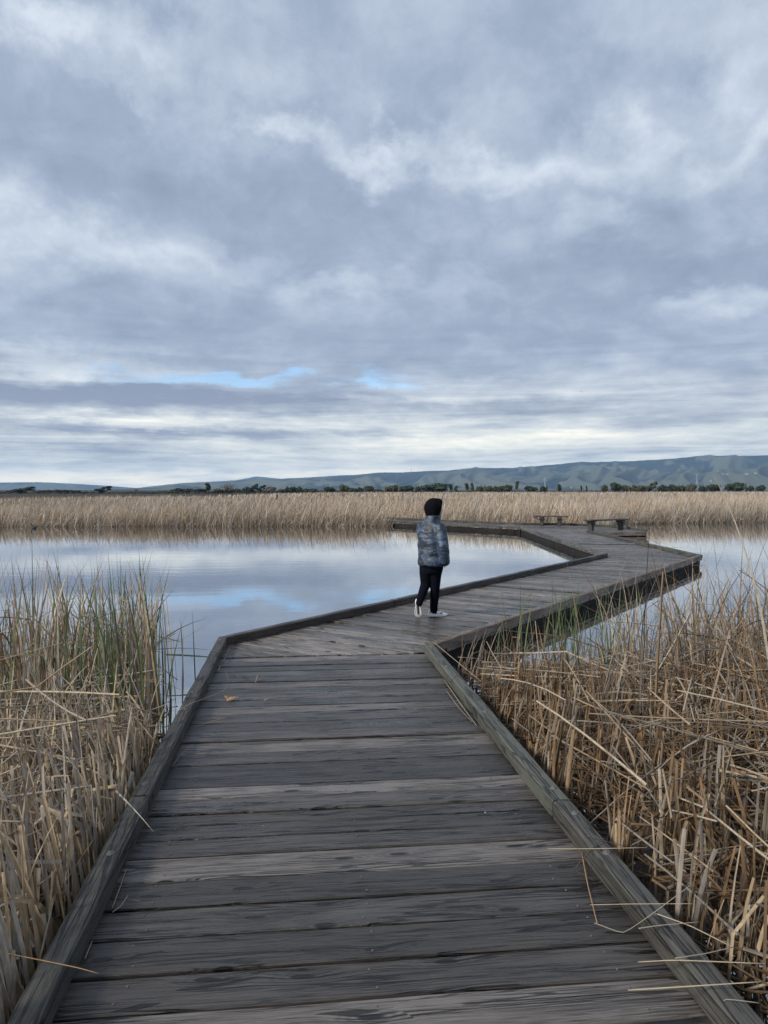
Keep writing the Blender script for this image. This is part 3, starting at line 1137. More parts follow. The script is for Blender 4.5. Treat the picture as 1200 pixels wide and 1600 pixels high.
def np_mesh(name, V, F, C_, mat, smooth=True):
    me = bpy.data.meshes.new(name)
    me.vertices.add(len(V))
    me.vertices.foreach_set('co', V.astype(np.float32).ravel())
    nf = len(F)
    me.loops.add(nf * 4)
    me.loops.foreach_set('vertex_index', F.astype(np.int32).ravel())
    me.polygons.add(nf)
    me.polygons.foreach_set('loop_start', np.arange(0, nf * 4, 4, dtype=np.int32))
    me.polygons.foreach_set('use_smooth', np.full(nf, smooth))
    me.update()
    ca_ = me.color_attributes.new('tint', 'FLOAT_COLOR', 'POINT')
    c4 = np.ones((len(V), 4), np.float32)
    c4[:, :3] = C_
    ca_.data.foreach_set('color', c4.ravel())
    me.materials.append(mat)
    o = bpy.data.objects.new(name, me)
    COL.objects.link(o)
    return o


# ---- the wide marsh beyond the pond
def marsh_zone(n, dmin, dmax, xspread, hmean, hsd, wmean, segs, pal_mix=0.8, lean=0.18):
    out_b = []
    d = dmin + (dmax - dmin) * rng.random(n)
    half = (40 + d) * xspread
    x = (rng.random(n) * 2 - 1) * half
    y = shore_y(x) + d
    # keep the boardwalk's last leg clear
    rel = np.stack([x - L3.x, y - L3.y], 1)
    along = rel @ np.array([D4.x, D4.y])
    acro = rel @ np.array([perp(D4).x, perp(D4).y])
    keep = ~((acro > -0.15) & (acro < 2.9) & (along > 0) & (along < 13.5))
    q_ = np.clip((x / y + .26) / .34, 0, 1)
    keep &= y < 125 + 330 * q_ * q_ * (3 - 2 * q_) + 12 * np.sin(x * .13)
    x, y, d = x[keep], y[keep], d[keep]
    n = len(x)
    patch = np.array([mnoise.noise(Vector((a * .22, b * .22, 3.3))) for a, b in zip(x, y)])
    patch2 = np.array([mnoise.noise(Vector((a * .05, b * .09, 8.3))) for a, b in zip(x, y)])
    L = np.maximum(0.35, rng.normal(hmean, hsd, n) * (1 + 0.22 * patch + 0.12 * patch2) * np.clip(1.0 + 0.32 * x / (y + 1), .84, 1.14))
    base = np.stack([x, y, np.full(n, -0.2)], 1)
    phi = rng.normal(0.15, 1.1, n)
    th0 = np.abs(rng.normal(lean, 0.16, n))
    kap = np.abs(rng.normal(0.35, 0.4, n))
    kink = rng.uniform(0.35, 0.9, n)
    ka = np.where(rng.random(n) < 0.28, rng.uniform(0.5, 1.9, n), 0)
    W_ = wmean * rng.uniform(0.6, 1.5, n)
    vs = blades(base, L, th0, phi, kap, W_, rng.uniform(-.9, .9, n), segs, kink=kink, kink_ang=ka, vfold=False, twist=rng.normal(0, .5, n))
    r = rng.random(n) + 0.25 * patch
    colr = np.where((r < 0.62)[:, None], pick(TAN * 1.02 + .10, n), np.where((r < 0.82)[:, None], pick(GREY * 1.3, n), pick(BROWN * 1.2, n)))
    colr = colr * (.95 + 0.30 * patch2[:, None] + .26 * patch[:, None])
    return (vs, colr, False)


packs = [marsh_zone(26000, 0.0, 3.0, 0.95, 1.10, .26, .022, 4, lean=.27),
         marsh_zone(16000, 0.0, 1.4, 0.95, 0.65, .22, .020, 4, lean=.7),
         marsh_zone(52000, 3.0, 22, 0.85, 1.14, .2, .032, 3, lean=.24),
         marsh_zone(60000, 22, 90, 0.75, 1.05, .15, .07, 2),
         marsh_zone(60000, 90, 290, 0.75, .98, .14, .30, 2, lean=.1)]
V_, F_, C_ = join_strips(packs)
mr = np_mesh('marsh_reeds', V_, F_, C_, M_REED_FAR)
tag(mr, 'broad marsh of dry tan reeds stretching from the far bank to the tree line', 'reeds', None, 'stuff')


# ---- the two near beds
def curb_left_x(y):
    return -1.07 - 0.11 * (y - 2.43) - CW - 0.03


def curb_right_x(y):
    return 1.07 - 0.11 * (y - 2.43) + CW + 0.03


sets = []     # (side, kind, verts (N,S,K,3), colours, closed)


def bed(side, kind, pts, L, th0, phi, kap, width, colr, segs=7, kink=None, ka=None, z0=None, shape='blade'):
    n = len(pts)
    base = np.stack([pts[:, 0], pts[:, 1], np.full(n, WATER_Z - 0.05) if z0 is None else z0], 1)
    if shape == 'stalk':
        vs = tubes(base, L, th0, phi, kap, width, segs, kink, ka)
        sets.append((side, kind, vs, colr, True))
    else:
        vs = blades(base, L, th0, phi, kap, width, rng.uniform(-1.3, 1.3, n), segs, kink=kink, kink_ang=ka, twist=rng.normal(0, .7, n), blunt=(shape == 'stub'), tipfrac=.03)
        sets.append((side, kind, vs, colr, False))


def clumped(n, sampler, nclump, spread):
    c = sampler(nclump)
    idx = rng.integers(0, nclump, n)
    return c[idx] + rng.normal(0, spread, (n, 2))


def left_pts(n, y0, y1, depth, near=0.0):
    y = rng.uniform(y0, y1, n)
    dd = near + (depth - near) * rng.random(n) ** 1.25
    return np.stack([curb_left_x(y) - dd, y], 1)


def right_pts(n, y0, y1, depth, near=0.0):
    y = rng.uniform(y0, y1, n)
    dd = near + (depth - near) * rng.random(n) ** 1.15
    return np.stack([curb_right_x(y) + dd, y], 1)


def keep_off(pts, phi, th0, L, kap):
    """leaves must not stand in the boardwalk: drop roots that are over it"""
    x, y = pts[:, 0], pts[:, 1]
    ok = ~((x > curb_left_x(y)) & (x < curb_right_x(y)) & (y < 8.6))
    # second section
    rel = np.stack([x - R1.x, y - R1.y], 1)
    ac = rel @ np.array([U2.x, U2.y])
    al = rel @ np.array([D2.x, D2.y])
    ok &= ~((ac < 0.22) & (al > -0.4))
    return ok


def away_from_walk(side, pts, phi):
    """turn the lean outwards for those rooted beside the curb"""
    if side == 'left':
        d = curb_left_x(pts[:, 1]) - pts[:, 0]
        near = d < 0.45
        phi = np.where(near, math.pi + rng.normal(0.0, 0.9, len(phi)), phi)
    else:
        d = pts[:, 0] - curb_right_x(pts[:, 1])
        near = d < 0.45
        phi = np.where(near, rng.normal(0.0, 0.9, len(phi)), phi)
    return phi


def do_bed(side, kind, pts, L, th, kapsd, width, pal, segs=7, kinkp=0.25, kinkrange=(0.5, 1.9), shape='blade', kapmean=0.35, thsd=0.12, kmin=.3):
    n = len(pts)
    ok = keep_off(pts, None, None, None, None)
    pts = pts[ok]
    n = len(pts)
    L = np.broadcast_to(L, ok.shape)[ok] if np.ndim(L) else np.full(n, L)
    phi = away_from_walk(side, pts, rng.uniform(0, 2 * math.pi, n))
    th0 = np.abs(rng.normal(th, thsd, n))
    kap = np.abs(rng.normal(kapmean, kapsd, n))
    w = width * rng.uniform(.6, 1.4, n)
    colr = pick(pal, n)
    kink = rng.uniform(kmin, .9, n)
    ka = np.where(rng.random(n) < kinkp, rng.uniform(*kinkrange, n), 0)
    bed(side, kind, pts, L, th0, phi, kap, w, colr, segs, kink, ka, shape=shape)


def lying(side, kind, n, sampler, z, L, width, pal, tilt=0.12, shape='stalk', dirs=None):
    """broken stalks resting at a slant on the others"""
    pts = sampler(n)
    phi = rng.uniform(0, 2 * math.pi, n) if dirs is None else rng.normal(dirs[0], dirs[1], n)
    ok = keep_off(pts, None, None, None, None)
    # both ends stay clear of the boardwalk
    Lq = L * rng.uniform(.5, 1.3, n)
    for e in (0.5, 1.0):
        q = pts + np.stack([np.cos(phi), np.sin(phi)], 1) * (Lq * e)[:, None]
        ok &= keep_off(q, None, None, None, None)
    pts, phi, Lq = pts[ok], phi[ok], Lq[ok]
    n = len(pts)
    z0 = rng.uniform(z[0], z[1], n)
    th0 = math.pi / 2 + rng.normal(0, tilt, n) - 0.03
    bed(side, kind, pts, Lq, th0, phi, rng.normal(0.05, .12, n), width * rng.uniform(.6, 1.4, n), pick(pal, n), 4,
        rng.uniform(.3, .8, n), np.where(rng.random(n) < .3, rng.uniform(-.7, .7, n), 0), z0=z0, shape=shape)


TANGREY = np.concatenate([TAN, TAN, GREY])
TANBROWN = np.concatenate([TAN * .85, BROWN, BROWN, BROWN * .7, BROWN * .6, GREY * .7])
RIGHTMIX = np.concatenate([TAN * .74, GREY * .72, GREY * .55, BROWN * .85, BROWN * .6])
MIXALL = np.concatenate([TAN, TAN, GREY, BROWN])

# left bed, towards the open pond
n = 2000
do_bed('left', 'stub', left_pts(n, 1.4, 4.7, 2.4, 0.015), rng.uniform(.26, .70, n), .10, .15, .020, TANGREY, 5, .25, (0.6, 2.0), 'stub', .08, .12, .5)
n = 350
do_bed('left', 'stub', left_pts(n, 4.5, 5.8, 2.6, .25), rng.uniform(.26, .60, n), .10, .15, .018, TANGREY, 5, .3, (0.6, 2.0), 'stub', .08, .12, .5)
n = 1100
do_bed('left', 'blade', left_pts(n, 1.6, 5.4, 2.6, 0.02), rng.uniform(.45, .95, n), .16, .3, .016, TANGREY, 8, .3)
n = 430
p = clumped(n, lambda m: left_pts(m, 5.0, 8.6, 4.4, .35), 46, .09)
do_bed('left', 'blade', p, rng.uniform(.75, 1.38, n), .08, .28, .0165, TANGREY, 8, .25)
n = 190
p = clumped(n, lambda m: left_pts(m, 6.0, 7.4, 1.6, .5), 16, .09)
do_bed('left', 'blade', p, rng.uniform(.9, 1.52, n), .05, .2, .0175, np.concatenate([TAN, BROWN]), 8, .18)
n = 210
p = clumped(n, lambda m: left_pts(m, 5.6, 8.0, 2.6, .32), 40, .11)
do_bed('left', 'green', p, rng.uniform(.75, 1.42, n), .05, .16, .0165, GREEN, 8, .08, kapmean=.15)
n = 34
p = clumped(n, lambda m: left_pts(m, 6.6, 8.4, 1.2, .14), 18, .14)
do_bed('left', 'green', p, rng.uniform(.4, .95, n), .06, .16, .014, GREEN, 8, .08, kapmean=.12)
n = 90
p = clumped(n, lambda m: left_pts(m, 6.0, 8.0, 4.5, 2.2), 12, .08)
do_bed('left', 'green', p, rng.uniform(.7, 1.3, n), .05, .16, .011, GREEN, 8, .1, kapmean=.15)
lying('left', 'fallen', 520, lambda m: left_pts(m, 1.8, 5.6, 2.8, .1), (-.15, .28), .8, .013, TANGREY, .18)
lying('left', 'fallen', 130, lambda m: left_pts(m, 5.0, 7.8, 3.6, .2), (-.12, .35), .8, .009, TANGREY, .25)
lying('left', 'fallen', 30, lambda m: left_pts(m, 3.2, 5.6, 2.6, .4), (.25, .5), 1.2, .011, TAN, .12)

# right bed, inside the elbow of the walk
n = 1900
do_bed('right', 'stub', clumped(n, lambda m: right_pts(m, 1.5, 6.6, 2.4, 0.03), 170, .07), rng.uniform(.25, .62, n), .08, .15, .016, TANBROWN, 5, .2, (.6, 2.0), 'stub', .06, .10, .5)
n = 480
do_bed('right', 'blade', right_pts(n, 4.6, 7.6, 2.0, .06), rng.uniform(.35, .66, n), .10, .3, .014, RIGHTMIX, 8, .3)
n = 300
p = clumped(n, lambda m: np.stack([rng.uniform(0.9, 3.2, m), rng.uniform(6.4, 7.9, m)], 1), 40, .12)
do_bed('right', 'blade', p, rng.uniform(.42, .80, n), .08, .3, .014, RIGHTMIX, 8, .35)
n = 210
p = clumped(n, lambda m: np.stack([rng.uniform(2.3, 5.2, m), rng.uniform(6.8, 9.8, m)], 1), 34, .12)
do_bed('right', 'blade', p, rng.uniform(.6, 1.2, n), .07, .35, .015, TANGREY, 8, .4)
n = 190
p = clumped(n, lambda m: np.stack([rng.uniform(1.5, 4.4, m), rng.uniform(6.8, 9.4, m)], 1), 40, .10)
do_bed('right', 'green', p, rng.uniform(.5, 1.05, n), .05, .2, .014, GREEN, 8, .1, kapmean=.15)
n = 700
p = clumped(n, lambda m: np.stack([rng.uniform(2.6, 6.2, m), rng.uniform(3.4, 8.4, m)], 1), 70, .16)
do_bed('right', 'blade', p, rng.uniform(.8, 1.5, n), .16, .35, .0125, RIGHTMIX, 8, .35, thsd=.2)
n = 40
p = clumped(n, lambda m: np.stack([rng.uniform(1.9, 3.6, m), rng.uniform(4.8, 7.4, m)], 1), 26, .08)
do_bed('right', 'blade', p, rng.uniform(1.3, 1.95, n), .12, .15, .010, RIGHTMIX, 9, .2, thsd=.12, kmin=.5)
n = 60
p = clumped(n, lambda m: np.stack([rng.uniform(2.6, 4.4, m), rng.uniform(4.6, 7.6, m)], 1), 14, .10)
do_bed('right', 'blade', p, rng.uniform(1.25, 1.72, n), .14, .2, .014, RIGHTMIX, 8, .15, thsd=.12)


def mound_pts(m):
    return np.stack([rng.uniform(2.1, 6.0, m), rng.uniform(3.0, 7.6, m)], 1)


# the collapsed heap: flattened stalks stacked higher towards the middle
def heap(n, width, pal, zr, L, shp='stalk', curl=.25):
    pts = mound_pts(n)
    ok = keep_off(pts, None, None, None, None)
    pts = pts[ok]
    n = len(pts)
    hmax = np.clip((pts[:, 0] - 1.7) / 1.6, 0, 1) * np.clip((8.6 - pts[:, 1]) / 2.0, .2, 1) * zr
    z0 = -0.15 + hmax * rng.random(n) ** 0.7
    phi = np.where(rng.random(n) < .6, rng.normal(0.6, .5, n), rng.uniform(0, 2 * math.pi, n))
    Lq = L * rng.uniform(.45, 1.2, n)
    q = pts + np.stack([np.cos(phi), np.sin(phi)], 1) * Lq[:, None]
    phi = np.where(keep_off(q, None, None, None, None), phi, rng.normal(0, .3, n))
    th0 = math.pi / 2 - np.abs(rng.normal(.18, .28, n))
    bed('right', 'fallen', pts, Lq, th0, phi, rng.normal(curl, .3, n), width * rng.uniform(.6, 1.5, n), pick(pal, n), 6,
        rng.uniform(.25, .8, n), np.where(rng.random(n) < .35, rng.uniform(-.8, .8, n), 0), z0=z0, shape=shp)


heap(1500, .0115, RIGHTMIX, .62, 1.0)
heap(650, .017, RIGHTMIX, .74, .85, 'blade', .8)
heap(250, .012, TANGREY, .70, .8)
lying('right', 'fallen', 620, lambda m: right_pts(m, 1.6, 7.0, 2.6, .05), (-.17, .16), .8, .010, RIGHTMIX, .14)
lying('right', 'fallen', 120, lambda m: right_pts(m, 2.4, 7.0, 2.6, .1), (.12, .36), 1.1, .011, TAN, .14)

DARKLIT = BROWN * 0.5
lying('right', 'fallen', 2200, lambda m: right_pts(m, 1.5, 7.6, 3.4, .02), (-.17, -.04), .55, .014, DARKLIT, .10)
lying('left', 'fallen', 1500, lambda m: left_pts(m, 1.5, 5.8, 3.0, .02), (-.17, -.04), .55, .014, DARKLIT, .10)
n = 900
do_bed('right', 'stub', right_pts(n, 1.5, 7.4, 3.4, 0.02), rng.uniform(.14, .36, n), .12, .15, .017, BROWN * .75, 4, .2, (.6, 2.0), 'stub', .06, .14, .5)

# choose the reeds that show largest: each of those is an object of its own
cands = []
for si, (side, kind, vs, colr, closed) in enumerate(sets):
    mid = vs[:, vs.shape[1] // 2].mean(1)
    tip = vs[:, -1].mean(1)
    root = vs[:, 0].mean(1)
    wdt = np.linalg.norm(vs[:, 1, 0] - vs[:, 1, -1 if not closed else 1], axis=-1)
    ln = np.linalg.norm(np.diff(vs.mean(2), axis=1), axis=-1).sum(1)
    dist = np.maximum(mid[:, 1], .5)
    u = mid[:, 0] / dist * 1204 + 600
    v = 765 + (EYE - mid[:, 2]) / dist * 1204
    inside = (u > 10) & (u < 1190) & (v > 780) & (v < 1580)
    # those standing nearest the top and the front of the bed are not hidden
    sc = ln * wdt / dist ** 2 * np.where(inside, 1, 0) * (0.5 + np.clip(tip[:, 2] + .2, 0, 1.2))
    for i, s in enumerate(sc):
        if s > 0:
            cands.append((s, si, i))
cands.sort(reverse=True)
quota = {'dry': 300, 'green': 80}
chosen = {}
for s, si, i in cands:
    fam = 'green' if sets[si][1] == 'green' else 'dry'
    if quota[fam] > 0:
        quota[fam] -= 1
        chosen.setdefault(si, []).append(i)

LAB = {('left', 'stub'): ('broken_reed', 'snapped-off pale reed stub standing in the bed toward the open pond', 'reed', 'snapped reed stubs on the open pond side'),
       ('left', 'blade'): ('dry_reed', 'dry pale tan reed standing in the bed toward the open pond', 'reed', 'dry reeds standing on the open pond side'),
       ('left', 'fallen'): ('fallen_reed', 'dry reed stalk lying across others toward the open pond', 'reed', 'fallen reeds on the open pond side'),
       ('left', 'green'): ('green_reed', 'green reed blade standing in the bed toward the open pond', 'green reed', 'green reeds on the open pond side'),
       ('right', 'stub'): ('broken_reed', 'snapped-off brown reed stub standing inside the boardwalk elbow', 'reed', 'snapped reed stubs inside the boardwalk elbow'),
       ('right', 'blade'): ('dry_reed', 'dry brownish reed standing inside the boardwalk elbow', 'reed', 'dry reeds standing inside the boardwalk elbow'),
       ('right', 'fallen'): ('fallen_reed', 'collapsed reed stalk lying on the heap inside the boardwalk elbow', 'reed', 'fallen reeds inside the boardwalk elbow'),
       ('right', 'green'): ('green_reed', 'green reed blade standing inside the boardwalk elbow', 'green reed', 'green reeds inside the boardwalk elbow')}


def describe(side, kind, v1, col):
    '''what tells one reed from the next: colour, size, posture, and where in its bed it grows'''
    pts = v1[0].mean(1)
    root, tip = pts[0], pts[-1]
    ln_ = float(np.linalg.norm(np.diff(pts, axis=0), axis=1).sum())
    r_, g_, b_ = col
    lum = (r_ + g_ + b_) / 3
    if kind == 'green':
        cw_ = 'yellow-green' if r_ > .135 else ('bright green' if g_ > .145 else 'dark green')
    elif r_ / b_ > 1.75 and lum < .24:
        cw_ = 'rusty brown' if lum > .15 else 'dark brown'
    elif r_ / b_ < 1.42:
        cw_ = 'pale grey' if lum > .27 else 'dull grey'
    else:
        cw_ = 'straw-pale' if lum > .33 else ('tan' if lum > .265 else 'deep tan')
    seg = np.diff(pts, axis=0)
    seg /= np.linalg.norm(seg, axis=1, keepdims=True) + 1e-9
    bend = math.degrees(math.acos(float(np.clip(min(np.sum(seg[:-1] * seg[1:], axis=1)), -1, 1))))
    lean = math.degrees(math.atan2(float(np.hypot(*(tip - root)[:2])), float(tip[2] - root[2])))
    post_ = 'snapped-over' if bend > 55 else ('kinked' if bend > 22 else ('flattened' if lean > 65 else ('leaning' if lean > 24 else 'upright')))
    size = 'long' if ln_ > 1.05 else ('medium' if ln_ > .62 else 'short')
    noun = {'stub': 'reed stub', 'blade': 'reed', 'fallen': 'reed stalk', 'green': 'reed blade'}[kind]
    edge = curb_left_x(root[1]) - root[0] if side == 'left' else root[0] - curb_right_x(root[1])
    where = 'hugging the curb' if edge < .25 else ('a step from the curb' if edge < .8 else ('mid-bed' if edge < 1.7 else 'far in'))
    along = 'nearest bed end' if root[1] < 3.3 else ('by the joint' if root[1] < 4.6 else ('past the joint' if root[1] < 6.2 else 'near the bend'))
    bed_ = 'open-pond bed' if side == 'left' else 'elbow bed'
    return f'{size} {post_} {cw_} {noun}, {where}, {along}, {bed_}'


rest = {'left': [], 'right': []}
for si, (side, kind, vs, colr, closed) in enumerate(sets):
    sel = chosen.get(si, [])
    mask = np.ones(len(vs), bool)
    mask[sel] = False
    if mask.any():
        rest[side].append((vs[mask], colr[mask], closed))
    nm, lab, cat, grp = LAB[(side, kind)]
    for i in sel:
        v1 = vs[i:i + 1]
        root = v1[0, 0].mean(0)
        Vq, Fq, Cq = join_strips([(v1 - root, colr[i:i + 1], closed)])
        o = np_mesh(nm, Vq, Fq, Cq, M_REED)
        o.location = root
        tag(o, describe(side, kind, v1, colr[i]), cat, grp)
for side, lab in (('left', 'dense bed of dry and green reeds rooted toward the open pond'),
                  ('right', 'tangled bed of dry reeds filling the inside of the boardwalk elbow')):
    Vq, Fq, Cq = join_strips(rest[side])
    o = np_mesh('reeds', Vq, Fq, Cq, M_REED)
    tag(o, lab, 'reeds', None, 'stuff')

# ---- a few tall reeds that stand out
def hero(side, kind, x, y, L, th, phi, kap, w, colr, label, kink=2.0, ka=0.0, shape='blade'):
    a = np.array
    base = a([[x, y, WATER_Z - .05]])
    args = (base, a([L]), a([th]), a([phi]), a([kap]))
    if shape == 'stalk':
        vs = tubes(*args, a([w]), 10, a([kink]), a([ka]))
    else:
        vs = blades(*args, a([w]), a([rng.uniform(-.8, .8)]), 12, kink=a([kink]), kink_ang=a([ka]), twist=a([.4]), tipfrac=.05)
    root = vs[0, 0].mean(0)
    Vq, Fq, Cq = join_strips([(vs - root, a([colr]), shape == 'stalk')])
    o = np_mesh(kind, Vq, Fq, Cq, M_REED)
    o.location = root
    tag(o, label, 'reed')


hero('r', 'tall_reed', 2.62, 5.1, 2.13, .03, 3.0, .45, .020, (.47, .41, .31), 'tallest pale reed, its curved tip crossing the skyline above the heap')
hero('r', 'tall_reed', 2.46, 5.3, 1.68, .10, math.pi, .05, .016, (.26, .18, .12), 'tall thin dark reed rising straight beside the tallest pale reed')
hero('r', 'tall_reed', 2.30, 5.6, 1.62, .26, 0.2, .05, .015, (.33, .25, .18), 'tall brown reed slanting outward from the top of the heap')
hero('r', 'tall_reed', 2.05, 5.7, 1.45, .16, 2.6, .1, .016, (.36, .25, .16), 'brown pointed reed at the heap edge in front of the open water')
hero('r', 'tall_reed', 1.98, 5.6, 1.36, .04, 0.5, .05, .022, (.30, .20, .12), 'thick brown upright reed at the heap edge', shape='stalk')
hero('r', 'bent_reed', 1.75, 5.9, 1.25, .12, 0.1, .3, .012, (.42, .34, .24), 'slender tan reed bent over into a hook near the water gap', .62, 1.9)
hero('r', 'bent_reed', 2.75, 6.4, 1.7, .25, math.pi, .25, .012, (.27, .20, .15), 'long thin brown reed drooping across the water gap toward the boardwalk', .5, .8)
hero('l', 'tall_reed', -3.02, 6.6, 1.62, .02, 2, .06, .017, (.30, .27, .13), 'tallest reed of the pondside clump, olive and straight')
hero('l', 'tall_reed', -2.86, 6.5, 1.55, .05, 0, .06, .016, (.36, .27, .17), 'tall brown reed just beside the tallest olive one')
hero('l', 'tall_reed', -3.2, 6.7, 1.58, .09, 2.8, .15, .014, (.13, .17, .07), 'tall green reed leaning away from the pondside clump')
hero('l', 'bent_reed', -3.75, 6.9, 1.62, .10, 2.9, .2, .009, (.40, .34, .27), 'thin pale reed with its tip snapped sideways above the pond', .8, 1.4)
hero('l', 'bent_reed', -4.2, 7.0, 1.5, .16, .6, .1, .010, (.05, .045, .04), 'dark broken reed pointing up against the bright water', .55, .5)

# ------------------------------------------------------------------ stalks and leaves lying on the boardwalk
STRAW = simple('pale_straw', (0.36, 0.29, 0.20), .6, 40, .2, .3, .3)
STRAW_GREY = simple('grey_straw', (0.24, 0.205, 0.165), .65, 40, .2, .3, .3)
STRAW_DARK = simple('dark_straw', (0.06, 0.048, 0.04), .7, 40, .2, .3, .3)
STRAW_ORANGE = simple('orange_straw', (0.33, 0.20, 0.10), .6, 40, .2, .3, .3)
STRAW_GREEN = simple('green_straw', (0.13, 0.17, 0.05), .6, 40, .2, .3, .3)


def stalk(pts, r, mat, name, label, flat=0.55):
    o0 = Vector(pts[0])
    P_ = [Vector(p) - o0 for p in pts]
    fine = []
    for a, b in zip(P_, P_[1:]):
        for k in range(4):
            fine.append(a.lerp(b, k / 4))
    fine.append(P_[-1])
    for i in range(1, len(fine) - 1):
        fine[i] = (fine[i - 1] + fine[i] * 3 + fine[i + 1]) / 5
    bm = bmesh.new()
    rings = []
    for i, p in enumerate(fine):
        d = (fine[min(i + 1, len(fine) - 1)] - fine[max(i - 1, 0)]).normalized()
        side = d.cross(Vector((0, 0, 1)))
        side = side.normalized() if side.length > .01 else Vector((1, 0, 0))
        up = side.cross(d)
        rr = r * .58 * (1 - .35 * i / len(fine))
        rings.append(ell_ring(p, side, up, rr, rr * flat, 6))
    add_loft(bm, rings)
    o = bm_obj(name, bm, mat, None, True)
    o.location = o0
    tag(o, label, 'reed stalk')
    return o


